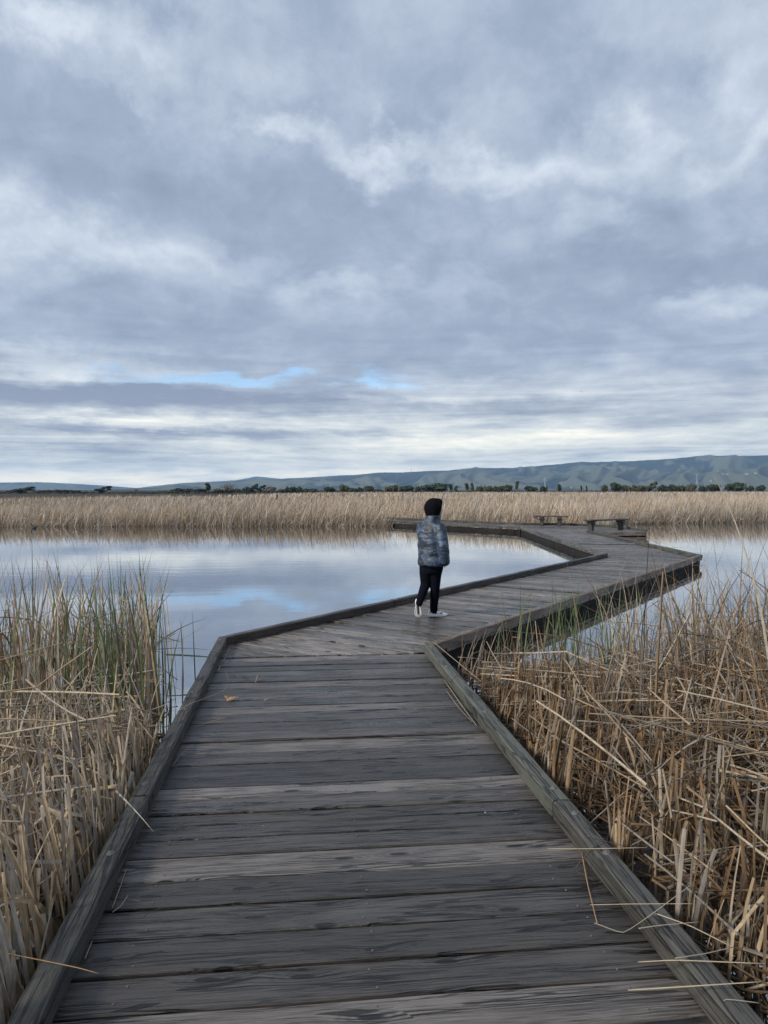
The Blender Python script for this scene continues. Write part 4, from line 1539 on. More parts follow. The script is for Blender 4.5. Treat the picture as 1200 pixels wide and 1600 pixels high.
for pts, r, m, n_, lab in [
    ([(0.77, 3.58, 0.03), (0.95, 3.4, 0.115), (1.17, 3.38, 0.13)], .005, STRAW, 'fallen_stalk', 'pale stalk sticking level over the curb just past the curb joint'),
    ([(0.93, 3.58, 0.02), (0.88, 3.28, 0.012), (0.84, 2.99, 0.012)], .005, STRAW_ORANGE, 'fallen_stalk', 'tan stalk lying lengthwise on the planks a hand from the curb'),
    ([(0.83, 2.99, 0.012), (0.92, 2.91, 0.015), (1.01, 2.86, 0.12), (1.19, 2.93, 0.2)], .005, STRAW_GREY, 'fallen_stalk', 'kinked stalk dark on the planks then rising pale over the curb'),
    ([(0.84, 3.09, 0.03), (0.96, 2.95, 0.11), (1.16, 2.86, 0.16)], .0045, STRAW, 'fallen_stalk', 'straight yellow stalk crossing the curb above the kinked stalk'),
    ([(0.94, 2.8, 0.1), (1.02, 2.8, 0.112), (1.16, 2.79, 0.13)], .005, STRAW_GREY, 'fallen_stalk', 'short grey stalk resting on the curb top below the kinked stalk'),
    ([(1.03, 2.88, 0.112), (1.13, 2.79, 0.115), (1.23, 2.69, 0.1)], .006, STRAW, 'fallen_stalk', 'whitish stalk slanting outward off the curb top'),
    ([(1.0, 2.6, 0.112), (1.11, 2.62, 0.115), (1.22, 2.65, 0.12)], .005, STRAW_GREY, 'fallen_stalk', 'short brownish stalk on the curb between two long pale stalks'),
    ([(0.91, 2.71, 0.03), (1.0, 2.59, 0.112), (1.28, 2.54, 0.13)], .006, STRAW, 'fallen_stalk', 'long pale stalk crossing the curb, second nearest to the camera'),
    ([(0.83, 2.57, 0.02), (0.99, 2.45, 0.112), (1.21, 2.43, 0.14)], .006, STRAW, 'fallen_stalk', 'longest tan stalk crossing the curb closest to the camera'),
    ([(1.06, 2.55, 0.012), (1.07, 2.48, 0.012), (1.08, 2.42, 0.012)], .005, STRAW_GREY, 'fallen_stalk', 'pale strip wedged along the near foot of the mossy curb'),
    ([(1.07, 2.47, 0.02), (1.08, 2.39, 0.112), (1.17, 2.36, 0.118)], .005, STRAW_GREY, 'fallen_stalk', 'grey stalk bent over the curb edge by the nearest bolt'),
    ([(0.895, 3.95, 0.012), (0.93, 3.59, 0.014), (0.98, 3.23, 0.012)], .005, STRAW, 'fallen_stalk', 'long pale strip lying against the curb foot at the joint'),
    ([(0.94, 3.56, 0.1), (1.0, 3.49, 0.112), (1.08, 3.42, 0.118)], .005, STRAW_DARK, 'fallen_stalk', 'dark twig lying on the curb top beside the joint'),
    ([(0.85, 3.41, 0.012), (0.92, 3.41, 0.1), (1.02, 3.51, 0.115)], .005, STRAW_DARK, 'fallen_stalk', 'dark stalk leaning from the planks up onto the curb'),
    ([(0.86, 3.41, 0.01), (0.92, 3.32, 0.012)], .005, STRAW_DARK, 'fallen_stalk', 'small dark twig flat on the planks under the leaning dark stalk'),
    ([(0.52, 8.1, 0.112), (0.68, 7.26, 0.1), (0.86, 6.79, 0.02)], .007, STRAW, 'fallen_stalk', 'long cream stalk hanging off the curb corner into the elbow'),
    ([(0.5, 6.53, 0.02), (0.62, 6.6, 0.115), (0.82, 7.11, 0.14)], .006, STRAW_DARK, 'fallen_stalk', 'black twig poking over the mossy curb near its corner'),
    ([(0.54, 6.87, 0.012), (0.61, 6.1, 0.014), (0.67, 5.53, 0.012)], .006, STRAW, 'fallen_stalk', 'long white strip on the planks along the mossy curb, outer of a pair'),
    ([(0.53, 6.51, 0.012), (0.59, 5.95, 0.012), (0.65, 5.62, 0.012)], .006, STRAW_GREY, 'fallen_stalk', 'greyer strip on the planks along the mossy curb, inner of a pair'),
    ([(0.56, 5.87, 0.02), (0.74, 5.9, 0.115), (0.94, 6.21, 0.13)], .005, STRAW_DARK, 'fallen_stalk', 'dark thin stalk lying across the mossy curb beside the white strips'),
    ([(0.72, 7.46, 0.09), (0.95, 7.43, 0.08)], .006, STRAW, 'fallen_stalk', 'short cream stalk floating over the dark gap at the curb corner'),
    ([(-1.35, 2.6, 0.14), (-1.17, 2.57, 0.125), (-1.03, 2.55, 0.11), (-0.96, 2.55, 0.09)], .005, STRAW_ORANGE, 'fallen_stalk', 'long stalk with orange tip reaching over the weathered curb nearest the camera'),
    ([(-1.10, 3.07, 0.01), (-1.08, 3.11, 0.012), (-1.07, 3.17, 0.025)], .004, STRAW, 'fallen_stalk', 'curled straw on the planks near the weathered curb'),
    ([(-1.07, 3.17, 0.008), (-1.01, 3.16, 0.01)], .003, STRAW_GREY, 'fallen_stalk', 'tiny straight straw beside the curled straw'),
    ([(-1.17, 3.67, 0.008), (-1.09, 3.66, 0.01)], .003, STRAW, 'fallen_stalk', 'tiny yellow straw in a plank gap near the curb joint'),
    ([(-1.31, 4.72, 0.01), (-1.31, 4.95, 0.014), (-1.26, 5.03, 0.04)], .005, STRAW_GREY, 'fallen_stalk', 'grey stalk along the weathered curb foot with upturned tip'),
    ([(-1.50, 5.57, 0.11), (-1.46, 5.75, 0.112), (-1.40, 6.24, 0.04), (-1.33, 6.51, 0.03)], .005, STRAW, 'fallen_stalk', 'cream stalk lying over the curb onto the planks by the pondside joint'),
    ([(-1.3, 7.03, 0.01), (-1.22, 6.89, 0.012), (-1.15, 6.79, 0.012)], .007, STRAW_DARK, 'fallen_stalk', 'dark bent leaf strip on the planks short of the bend'),
    ([(-1.14, 6.79, 0.012), (-1.14, 6.93, 0.05)], .008, STRAW_ORANGE, 'fallen_stalk', 'small upright yellow leaf scrap beside the dark bent strip'),
    ([(-1.12, 6.84, 0.012), (-1.06, 6.94, 0.035)], .008, STRAW_GREEN, 'fallen_stalk', 'small green leaf scrap beside the dark bent strip'),
    ([(-1.47, 7.13, 0.03), (-1.43, 6.97, 0.012), (-1.38, 6.82, 0.01)], .006, STRAW_GREY, 'fallen_stalk', 'curled grey stem on the planks at the inner bend'),
    ([(-1.47, 7.21, 0.012), (-1.36, 7.01, 0.012)], .005, STRAW_DARK, 'fallen_stalk', 'short dark twig touching the curled grey stem'),
    ([(-1.60, 7.59, 0.012), (-1.63, 7.97, 0.012), (-1.66, 8.24, 0.03)], .006, STRAW, 'fallen_stalk', 'pale stem lying in the corner where the curbs meet'),
    ([(-0.97, 6.21, 0.01), (-0.93, 6.26, 0.02)], .008, STRAW, 'fallen_stalk', 'small pale chip of reed alone on the planks'),
    ([(-1.36, 5.51, 0.012), (-1.27, 5.63, 0.012), (-1.18, 5.67, 0.03)], .006, STRAW_ORANGE, 'fallen_stalk', 'faded orange stem on the planks just before the pondside curb joint'),
    ([(-1.57, 7.22, 0.01), (-1.57, 7.33, 0.03)], .009, STRAW, 'fallen_stalk', 'white chip of reed against the curb foot near the bend'),
    ([(-1.11, 3.1, 0.012), (-1.14, 3.3, 0.012), (-1.16, 3.42, 0.012)], .005, STRAW_GREY, 'fallen_stalk', 'pale strip tucked along the weathered curb foot'),
    ([(-1.09, 2.76, 0.012), (-1.105, 2.87, 0.012)], .005, STRAW_GREY, 'fallen_stalk', 'short strip at the weathered curb foot nearest the camera')]:
    stalk(pts, r, m, n_, lab)
# crumpled leaf
bm = bmesh.new()
for a_, b_, w_ in (((0, 0, .004), (.05, .07, .02), .02), ((.02, .01, .004), (.09, .02, .03), .016), ((.0, .02, .006), (-.03, .06, .03), .015)):
    a_, b_ = Vector(a_), Vector(b_)
    s_ = (b_ - a_).cross(Vector((0, 0, 1))).normalized() * w_
    m_ = (a_ + b_) / 2 + Vector((0, 0, .012))
    add_loft(bm, [ell_ring(a_, s_.normalized(), (0, 0, 1), w_ * .4, .003, 6), ell_ring(m_, s_.normalized(), (0, 0, 1), w_, .003, 6), ell_ring(b_, s_.normalized(), (0, 0, 1), w_ * .3, .002, 6)])
lf = bm_obj('dead_leaf', bm, STRAW_ORANGE)
lf.location = (-1.27, 6.19, .006)
tag(lf, 'crumpled yellow dead leaf lying on the planks', 'leaf')

# ------------------------------------------------------------------ the person
PX, PY = 0.655, 10.32
FW, RT = Vector((0.64, 0.77, 0)), Vector((0.77, -0.64, 0))
UP = Vector((0, 0, 1))
GZ = Vector((0.90, 0.43, 0)).normalized()          # where the head is turned
GR = Vector((GZ.y, -GZ.x, 0))

M_SKIN = simple('skin', (0.46, 0.27, 0.20), .55, 30, .05, .06)
M_BLACK = simple('black_cloth', (0.0055, 0.0055, 0.0075), .9, 25, .5, .4, .04)
M_NAVY = simple('dark_trousers', (0.0050, 0.0055, 0.0095), .9, 14, .9, .4, .04)
M_WHITE = simple('white_leather', (0.86, 0.85, 0.83), .5, 40, .1, .08)
M_SOLE = simple('grey_sole', (0.42, 0.40, 0.37), .7, 30, .3, .25)
M_BLK2 = simple('black_trim', (0.015, 0.015, 0.016), .6, 30, .2, .2)
M_EYE = simple('eye', (0.05, 0.035, 0.03), .2, 30, 0, .1)

M_CAMO, t, bs, out = new_mat('camouflage_nylon')
co = t.n('ShaderNodeTexCoord').outputs['Object']
wn, wc = t.noise(co, 9.0, 3, .6)
cc = t.vmath('ADD', co, t.vmath('MULTIPLY', t.vmath('SUBTRACT', wc, (.5, .5, .5)), (.16, .16, .10)))
c1, _ = t.noise(t.vmath('MULTIPLY', cc, (1, 1, 1.7)), 5.2, 1, .4)
c2, _ = t.noise(t.vmath('MULTIPLY_ADD', cc, (1, 1, 1.7), (5, 3, 1)), 6.5, 1, .4)
c3, _ = t.noise(t.vmath('MULTIPLY_ADD', cc, (1, 1, 1.7), (1, 8, 4)), 9.0, 2, .5)
c = t.ramp(c1, [(0.0, (0.055, 0.072, 0.108)), (0.44, (0.13, 0.16, 0.22)), (0.53, (0.205, 0.24, 0.315)), (0.60, (0.10, 0.118, 0.15))], 'CONSTANT')
c = t.mix(t.smooth(c2, .56, .57), c, (0.052, 0.058, 0.068))
c = t.mix(t.smooth(c3, .66, .68), c, (0.28, 0.31, 0.37))
c = t.mix(1.0, c, (.285, .37, .455), 'MULTIPLY')
t.put(bs.inputs['Base Color'], c)
bs.inputs['Roughness'].default_value = .48
w1, _ = t.noise(t.vmath('MULTIPLY', co, (1, 1, 2.2)), 16, 4, .55)
t.put(bs.inputs['Normal'], t.bump(w1, .8, .02))

person = None
# body (one skin)
bm = bmesh.new()
hc = Vector((0.030, 0.008, 1.455))
add_ball(bm, hc + GZ * .008, (.074, .074, .108), 20, 14)
add_ball(bm, hc + GZ * .045 + Vector((0, 0, -.035)), (.055, .055, .068), 16, 12)
add_tube(bm, hc + GZ * .088 + UP * .012, hc + GZ * .117 - UP * .022, .006, .014, 8)      # nose
add_ball(bm, hc + GZ * .106 - UP * .025, (.012, .013, .010), 8, 6)
add_ball(bm, hc + GZ * .094 - UP * .050, (.012, .019, .006), 8, 6)                        # lips
add_ball(bm, hc + GZ * .092 - UP * .061, (.011, .017, .006), 8, 6)
add_ball(bm, hc + GZ * .080 - UP * .086, (.020, .024, .016), 8, 6)                        # chin
for s in (-1, 1):
    add_ball(bm, hc + GR * (.074 * s) - GZ * .012, (.010, .016, .030), 8, 6)             # ears
    add_ball(bm, hc + GZ * .076 + GR * (.030 * s) + UP * .030, (.018, .02, .008), 8, 6)  # brows
limb(bm, [((.0, 0, 1.40), .056), ((-.01, 0, 1.30), .058), ((-.02, 0, 1.24), .062)], 12)
tc_ = lambda z, x=0.0: Vector((-.028 + x, 0, z))
add_loft(bm, [ell_ring(tc_(z), RT, FW, a, b, 18) for z, a, b in ((.68, .14, .10), (.78, .145, .105), (.9, .125, .095), (1.05, .125, .095), (1.18, .125, .085), (1.24, .095, .065), (1.31, .055, .05))])
shR = Vector((-.03, 0, 1.225)) + RT * .125
shL = Vector((-.03, 0, 1.225)) - RT * .125
elR, wrR = Vector((.110, -.19, .965)), Vector((.128, -.10, .865))
elL, wrL = Vector((-.098, .165, .965)), Vector((-.01, .175, .865))
limb(bm, [(shR, .040), (elR, .038), (wrR, .028)], 10)
limb(bm, [(shL, .040), (elL, .038), (wrL, .028)], 10)
for wr, el_ in ((wrR, elR), (wrL, elL)):
    d = (wr - el_).normalized()
    sd = d.cross(UP).normalized()
    palm = wr + d * .05
    add_ball(bm, palm, (.030, .030, .045), 10, 8)
    for q, ln_ in ((-1.5, .058), (-.5, .070), (.5, .074), (1.5, .066)):
        k0 = palm + d * .03 + sd * (.014 * q)
        k1 = k0 + d * ln_ * .5 + FW * .006
        limb(bm, [(k0, .0085), (k1, .008), (k1 + d * ln_ * .42 + FW * .022, .0065)], 6)
    limb(bm, [(wr + d * .02 - sd * .02, .010), (wr + d * .05 - sd * .042, .009), (wr + d * .085 - sd * .046 + FW * .012, .0075)], 6)
hipR, knR, anR = Vector((.045, -.04, .72)), Vector((.034, .0, .425)), Vector((.018, .055, .105))
hipL, knL, anL = Vector((-.085, .05, .72)), Vector((-.098, .0, .445)), Vector((-.188, -.155, .215))
limb(bm, [(hipR, .075), (knR, .044), ((knR + anR) / 2, .042), (anR, .034)], 12)
limb(bm, [(hipL, .075), (knL, .044), ((knL + anL) / 2, .042), (anL, .032)], 12)
person = fuse('person', bm, .0075, M_SKIN, None, 3, .5)
tag(person, 'person in a hooded blue-grey camouflage puffer jacket walking away along the boardwalk', 'person')

eyes = []
for s in (-1, 1):
    bm = bmesh.new()
    add_ball(bm, hc + GZ * .078 + GR * (.030 * s) + UP * .016, (.012, .012, .009), 10, 8)
    bm_obj('eye', bm, M_EYE, person, True)

# trousers
bm = bmesh.new()
add_loft(bm, [ell_ring(tc_(z), RT, FW, a, b, 18) for z, a, b in ((.60, .13, .10), (.70, .150, .118), (.80, .15, .115))])
limb(bm, [(hipR + Vector((0, 0, -.04)), .096), (knR + Vector((0, 0, .14)), .082), (knR, .066), (knR * .5 + anR * .5, .060), (anR + Vector((0, 0, .03)), .054), (anR + Vector((.0, .0, -.012)), .053)], 16)
limb(bm, [(hipL + Vector((0, 0, -.04)), .096), (knL + Vector((0, 0, .14)), .082), (knL, .068), (knL * .5 + anL * .5, .059), (anL + Vector((.008, .01, .03)), .049), (anL + Vector((0, -.004, .0)), .047)], 16)
fuse('trousers', bm, .009, M_NAVY, person, 4, .5)

# jacket
bm = bmesh.new()
rings = []
prof = [(.695, -.004, .200, .165), (.71, -.004, .208, .172), (.80, -.012, .203, .166), (.92, -.022, .197, .160), (1.05, -.030, .192, .155),
        (1.16, -.034, .186, .146), (1.225, -.030, .170, .128), (1.275, -.02, .138, .114), (1.315, -.008, .114, .104), (1.345, .0, .104, .099), (1.375, .004, .100, .096)]
zs = np.linspace(.695, 1.375, 69)
pz = np.array(prof)
for z in zs:
    a = np.interp(z, pz[:, 0], pz[:, 2])
    b = np.interp(z, pz[:, 0], pz[:, 3])
    x = np.interp(z, pz[:, 0], pz[:, 1])
    ph = ((z - .70) / .118) % 1.0
    puff = 1 + (.045 * (math.sin(math.pi * ph) ** .55) - .02) * (1 if z < 1.29 else .3)
    ring = []
    for q, p in enumerate(ell_ring((x, 0, z), RT, FW, a * puff * .92, b * puff * .96, 40, 2.35)):
        nz = mnoise.noise(Vector((p.x * 9, p.y * 9, z * 13))) * .011 + mnoise.noise(Vector((p.x * 22, p.y * 22, z * 30))) * .004
        r = (p - Vector((x, 0, z)))
        p = p + r.normalized() * nz
        if z < .72:
            p.z += .012 * mnoise.noise(Vector((p.x * 12, p.y * 12, 2)))
        ring.append(p)
    rings.append(ring)
add_loft(bm, rings)


def sleeve(sh, elb, wr, r0, r1, r2):
    pts = []
    for k in range(25):
        f = k / 24
        p = sh.lerp(elb, f / .52) if f < .52 else elb.lerp(wr, (f - .52) / .48)
        r = (r0 + (r1 - r0) * f / .52) if f < .52 else (r1 + (r2 - r1) * (f - .52) / .48)
        ph = (f * 5.2) % 1.0
        r *= 1 + .09 * math.sin(math.pi * ph) ** .6 - .05
        pts.append((p + FW * (.004 * math.sin(f * 21)), r))
    limb(bm, pts, 20)


sleeve(shR + Vector((.018, -.045, -.02)), Vector((.124, -.205, .955)), Vector((.156, -.145, .765)), .085, .076, .061)
sleeve(shL + Vector((-.008, .01, -.02)), Vector((-.106, .165, .965)), Vector((-.01, .18, .785)), .085, .075, .060)
jk = fuse('jacket', bm, .0085, M_CAMO, person, 2, .4)
# dark lining at the collar and the zip pull at the hem
bm = bmesh.new()
add_loft(bm, [ell_ring((.006, 0, z), RT, FW, r, r, 20) for z, r in ((1.30, .088), (1.374, .090), (1.390, .086))])
add_tube(bm, Vector((.03, .03, 1.30)) + GZ * .06, Vector((.035, .03, 1.388)) + GZ * .07, .022, .018, 8)
bm_obj('collar', bm, M_BLK2, person, True)
bm = bmesh.new()
add_tube(bm, (.165, .06, .715), (.168, .06, .662), .004, .0055, 6)
add_tube(bm, (.165, .06, .70), (.158, .07, .78), .004, .004, 6)
bm_obj('zip_pull', bm, M_STEEL, person)

# hood: a shell open towards the face
bm = bmesh.new()
hcen = Vector((.002, 0, 1.474))
nlat, nlon = 18, 28
ringsH = []
for i in range(nlat):
    ang = R(58) + (math.pi - R(58)) * i / (nlat - 1) * .985
    ring = []
    for j in range(nlon):
        lo = 2 * math.pi * j / nlon
        v = GZ * math.cos(ang) + (GR * math.cos(lo) + UP * math.sin(lo)) * math.sin(ang)
        sc = Vector((.124, .122, .125))
        k = 1 + (.10 if math.sin(lo) > .2 and i < 5 else 0) * (1 - i / 5) * math.sin(lo)
        p = hcen + Vector((v.x * sc.x, v.y * sc.y, v.z * sc.z)) * k
        if math.sin(lo) > 0 and i < 5:
            p += GZ * (.040 * math.sin(lo) * (1 - i / 5))
        p += v * (.009 * mnoise.noise(Vector((p.x * 14, p.y * 14, p.z * 14))))
        ring.append(p)
    ringsH.append(ring)
add_loft(bm, ringsH, cap=False)
rim = [[hcen + (p - hcen) * .90 + GZ * -.004 for p in ringsH[0]], [hcen + (p - hcen) * .84 - GZ * .03 for p in ringsH[0]]]
add_loft(bm, [ringsH[0]] + rim, cap=False)
bm.faces.new([bm.verts.new(p) for p in ringsH[-1]])
# cowl running down into the collar
add_loft(bm, [ell_ring(Vector((.0, 0, z)) + GZ * g_, GZ, GR, a, b, 24) for z, a, b, g_ in ((1.31, .080, .080, 0), (1.35, .088, .088, .0), (1.39, .100, .099, -.002), (1.42, .096, .106, -.014), (1.45, .084, .108, -.028))])
hood = bm_obj('hood', bm, M_BLACK, person, True)


def shoe(origin, fwd, up, name='shoe'):
    fwd = fwd.normalized()
    side = fwd.cross(up).normalized()
    up = side.cross(fwd).normalized()
    M = Matrix((fwd, side, up)).transposed().to_4x4()
    M.translation = origin                      # the heel's ground point
    def loc(bm):
        bmesh.ops.transform(bm, matrix=M, verts=bm.verts)
    bm = bmesh.new()
    secs = [(-.004, .024, .03, .075), (.02, .034, .033, .098), (.06, .036, .035, .108), (.10, .037, .036, .094), (.14, .041, .03, .072), (.18, .045, .024, .055), (.215, .042, .020, .046), (.243, .024, .016, .036)]
    rings = []
    for x, w, z0, z1 in secs:
        ring = []
        for k in range(16):
            a = 2 * math.pi * k / 16
            yy = math.cos(a) * w
            zz = (z0 * .8 + z1) / 2 + math.sin(a) * (z1 - z0 * .8) / 2
            if math.sin(a) > 0:
                yy *= 1 - .32 * math.sin(a)
            ring.append((x, yy, max(.022, zz)))
        rings.append(ring)
    add_loft(bm, rings)
    loc(bm)
    u = bm_obj(name, bm, M_WHITE, person, True)
    bm = bmesh.new()
    outl = [(-.012, 0), (-.006, .026), (.03, .036), (.08, .034), (.13, .040), (.18, .047), (.22, .042), (.250, .020), (.256, 0)]
    full = outl + [(x, -y) for x, y in reversed(outl[1:-1])]
    rr = []
    for z, k in ((0, .93), (.008, 1.0), (.026, 1.02), (.034, .97)):
        rr.append([(.12 + (x - .12) * k, y * k, z + (.010 * max(0, (x - .19) / .06) if z < .02 else .0) + (.006 if x < .02 and z > .02 else 0)) for x, y in full])
    add_loft(bm, rr)
    loc(bm)
    bm_obj('sole', bm, M_SOLE if name == 'shoe_lifted' else M_WHITE, u)
    bm = bmesh.new()
    for s in (-1, 1):
        add_box(bm, (.075, s * .034, .062), (.055, .010, .035), Euler((0, R(25), 0)), .003)
        add_box(bm, (.165, s * .038, .046), (.030, .012, .018), Euler((0, R(15), 0)), .003)
        add_box(bm, (.015, s * .031, .066), (.022, .009, .018), Euler((0, R(-20), 0)), .003)
    add_box(bm, (.118, 0, .088), (.055, .034, .010), Euler((0, R(28), 0)), .003)
    add_box(bm, (.12, 0, .0), (.15, .020, .004), None, 0)
    loc(bm)
    bm_obj('trim', bm, M_BLK2, u)
    return u


shoe(Vector((-.048, .062, .003)), Vector((1, .12, 0)), UP)
fL = Vector((.04, .32, -.93)).normalized()
toe = Vector((-.198, -.06, .004))
shoe(toe - fL * .248, fL, Vector((.05, .93, .36)))
person.location = (PX, PY, 0.003)

# ------------------------------------------------------------------ trees on the far edge of the marsh
TD = 335.0


def at_far(x, D):
    return (x - 600) / 1204.0 * D


def crown_mesh(kind, seed):
    rnd = random.Random(seed)
    vs, fs = [], []
    lobes = []
    if kind == 'round':
        lobes = [((rnd.uniform(-.26, .26), rnd.uniform(-.25, .25), rnd.uniform(.42, .66)), (rnd.uniform(.22, .34),) * 2 + (rnd.uniform(.22, .32),)) for _ in range(7)]
    elif kind == 'low':
        lobes = [((-.40 + .8 * k / 8 + rnd.uniform(-.05, .05), rnd.uniform(-.2, .2), rnd.uniform(.36, .60)), (rnd.uniform(.13, .2), .18, rnd.uniform(.26, .38))) for k in range(9)]
    elif kind == 'wind':
        lobes = [((-.30 + .13 * k + rnd.uniform(-.05, .05), rnd.uniform(-.15, .15), .44 + .065 * k + rnd.uniform(-.1, .1)), (rnd.uniform(.13, .20), .16, rnd.uniform(.10, .16))) for k in range(6)] + [((-.1, 0, .3), (.2, .15, .12)), ((.28, 0, .55), (.12, .1, .1))]
    elif kind == 'tall':
        lobes = [((rnd.uniform(-.16, .16), rnd.uniform(-.1, .1), .45 + .1 * k), (rnd.uniform(.22, .34),) * 2 + (.12,)) for k in range(5)]
    elif kind == 'bare':
        lobes = [((rnd.uniform(-.2, .2), rnd.uniform(-.2, .2), rnd.uniform(.45, .8)), (.26, .26, .22)) for k in range(5)]
    n = 520 if kind != 'bare' else 260
    sz = .052
    for _ in range(n):
        c, s = rnd.choice(lobes)
        d = Vector((rnd.gauss(0, 1), rnd.gauss(0, 1), rnd.gauss(0, 1))).normalized()
        rr = rnd.random() ** .28 * rnd.uniform(.85, 1.1)
        p = Vector((c[0] + d.x * s[0] * rr, c[1] + d.y * s[1] * rr, max(.06, c[2] + d.z * s[2] * rr)))
        a = Vector((rnd.gauss(0, 1), rnd.gauss(0, 1), rnd.gauss(0, 1))).normalized()
        b = a.orthogonal().normalized()
        c2 = a.cross(b)
        k = len(vs)
        q = sz * rnd.uniform(.6, 1.5)
        if kind == 'bare':
            up = Vector((p.x * .9, p.y * .9, .5)).normalized()
            b, c2 = up * 2.0, c2 * .14
        vs += [p - b * q, p - c2 * q * .7, p + b * q, p + c2 * q * .7]
        fs.append((k, k + 1, k + 2, k + 3))
    if kind != 'bare':
        for c, s in lobes:
            bm = bmesh.new()
            bmesh.ops.create_icosphere(bm, subdivisions=2, radius=1)
            k = len(vs)
            for v in bm.verts:
                q = .72 + .28 * mnoise.noise(v.co * 1.8 + Vector((seed, c[0] * 9, 0)))
                vs.append(Vector(c) + Vector((v.co.x * s[0], v.co.y * s[1], v.co.z * s[2])) * q)
            for f in bm.faces:
                fs.append(tuple(k + v.index for v in f.verts))
            bm.free()
    me = bpy.data.meshes.new('crown')
    me.from_pydata([tuple(v) for v in vs], [], fs)
    return me


def trunk_mesh(kind, seed):
    rnd = random.Random(seed)
    bm = bmesh.new()
    if kind == 'bare':
        add_tube(bm, (0, 0, -.05), (.01, 0, .35), .03, .022, 6)
        for k in range(14):
            a = rnd.uniform(0, 6.28)
            p = Vector((.005, 0, rnd.uniform(.15, .4)))
            q = p + Vector((math.cos(a) * .22, math.sin(a) * .22, rnd.uniform(.2, .45)))
            add_tube(bm, p, q, .012, .005, 5)
            add_tube(bm, p.lerp(q, .6), q + Vector((rnd.uniform(-.12, .12), rnd.uniform(-.1, .1), .12)), .006, .003, 4)
    else:
        lean = .16 if kind == 'wind' else 0
        add_tube(bm, (-.05 - lean * .6, 0, -.05), (0, 0, .42), .030, .020, 7)
        for k in range(4):
            a = rnd.uniform(0, 6.28)
            add_tube(bm, (-.02, 0, .22 + .04 * k), (math.cos(a) * .22 + lean, math.sin(a) * .2, .55), .014, .007, 5)
    me = bpy.data.meshes.new('trunk')
    bm.to_mesh(me)
    bm.free()
    return me


CR = {}
for kd, ns in (('round', 4), ('low', 3), ('wind', 2), ('tall', 2), ('bare', 2)):
    CR[kd] = [(crown_mesh(kd, 11 * i + 3 + len(kd)), trunk_mesh(kd, 5 * i + 2)) for i in range(ns)]

look = {'round': 'round', 'low': 'low spreading', 'wind': 'windswept', 'tall': 'narrow upright', 'bare': 'leafless pale'}
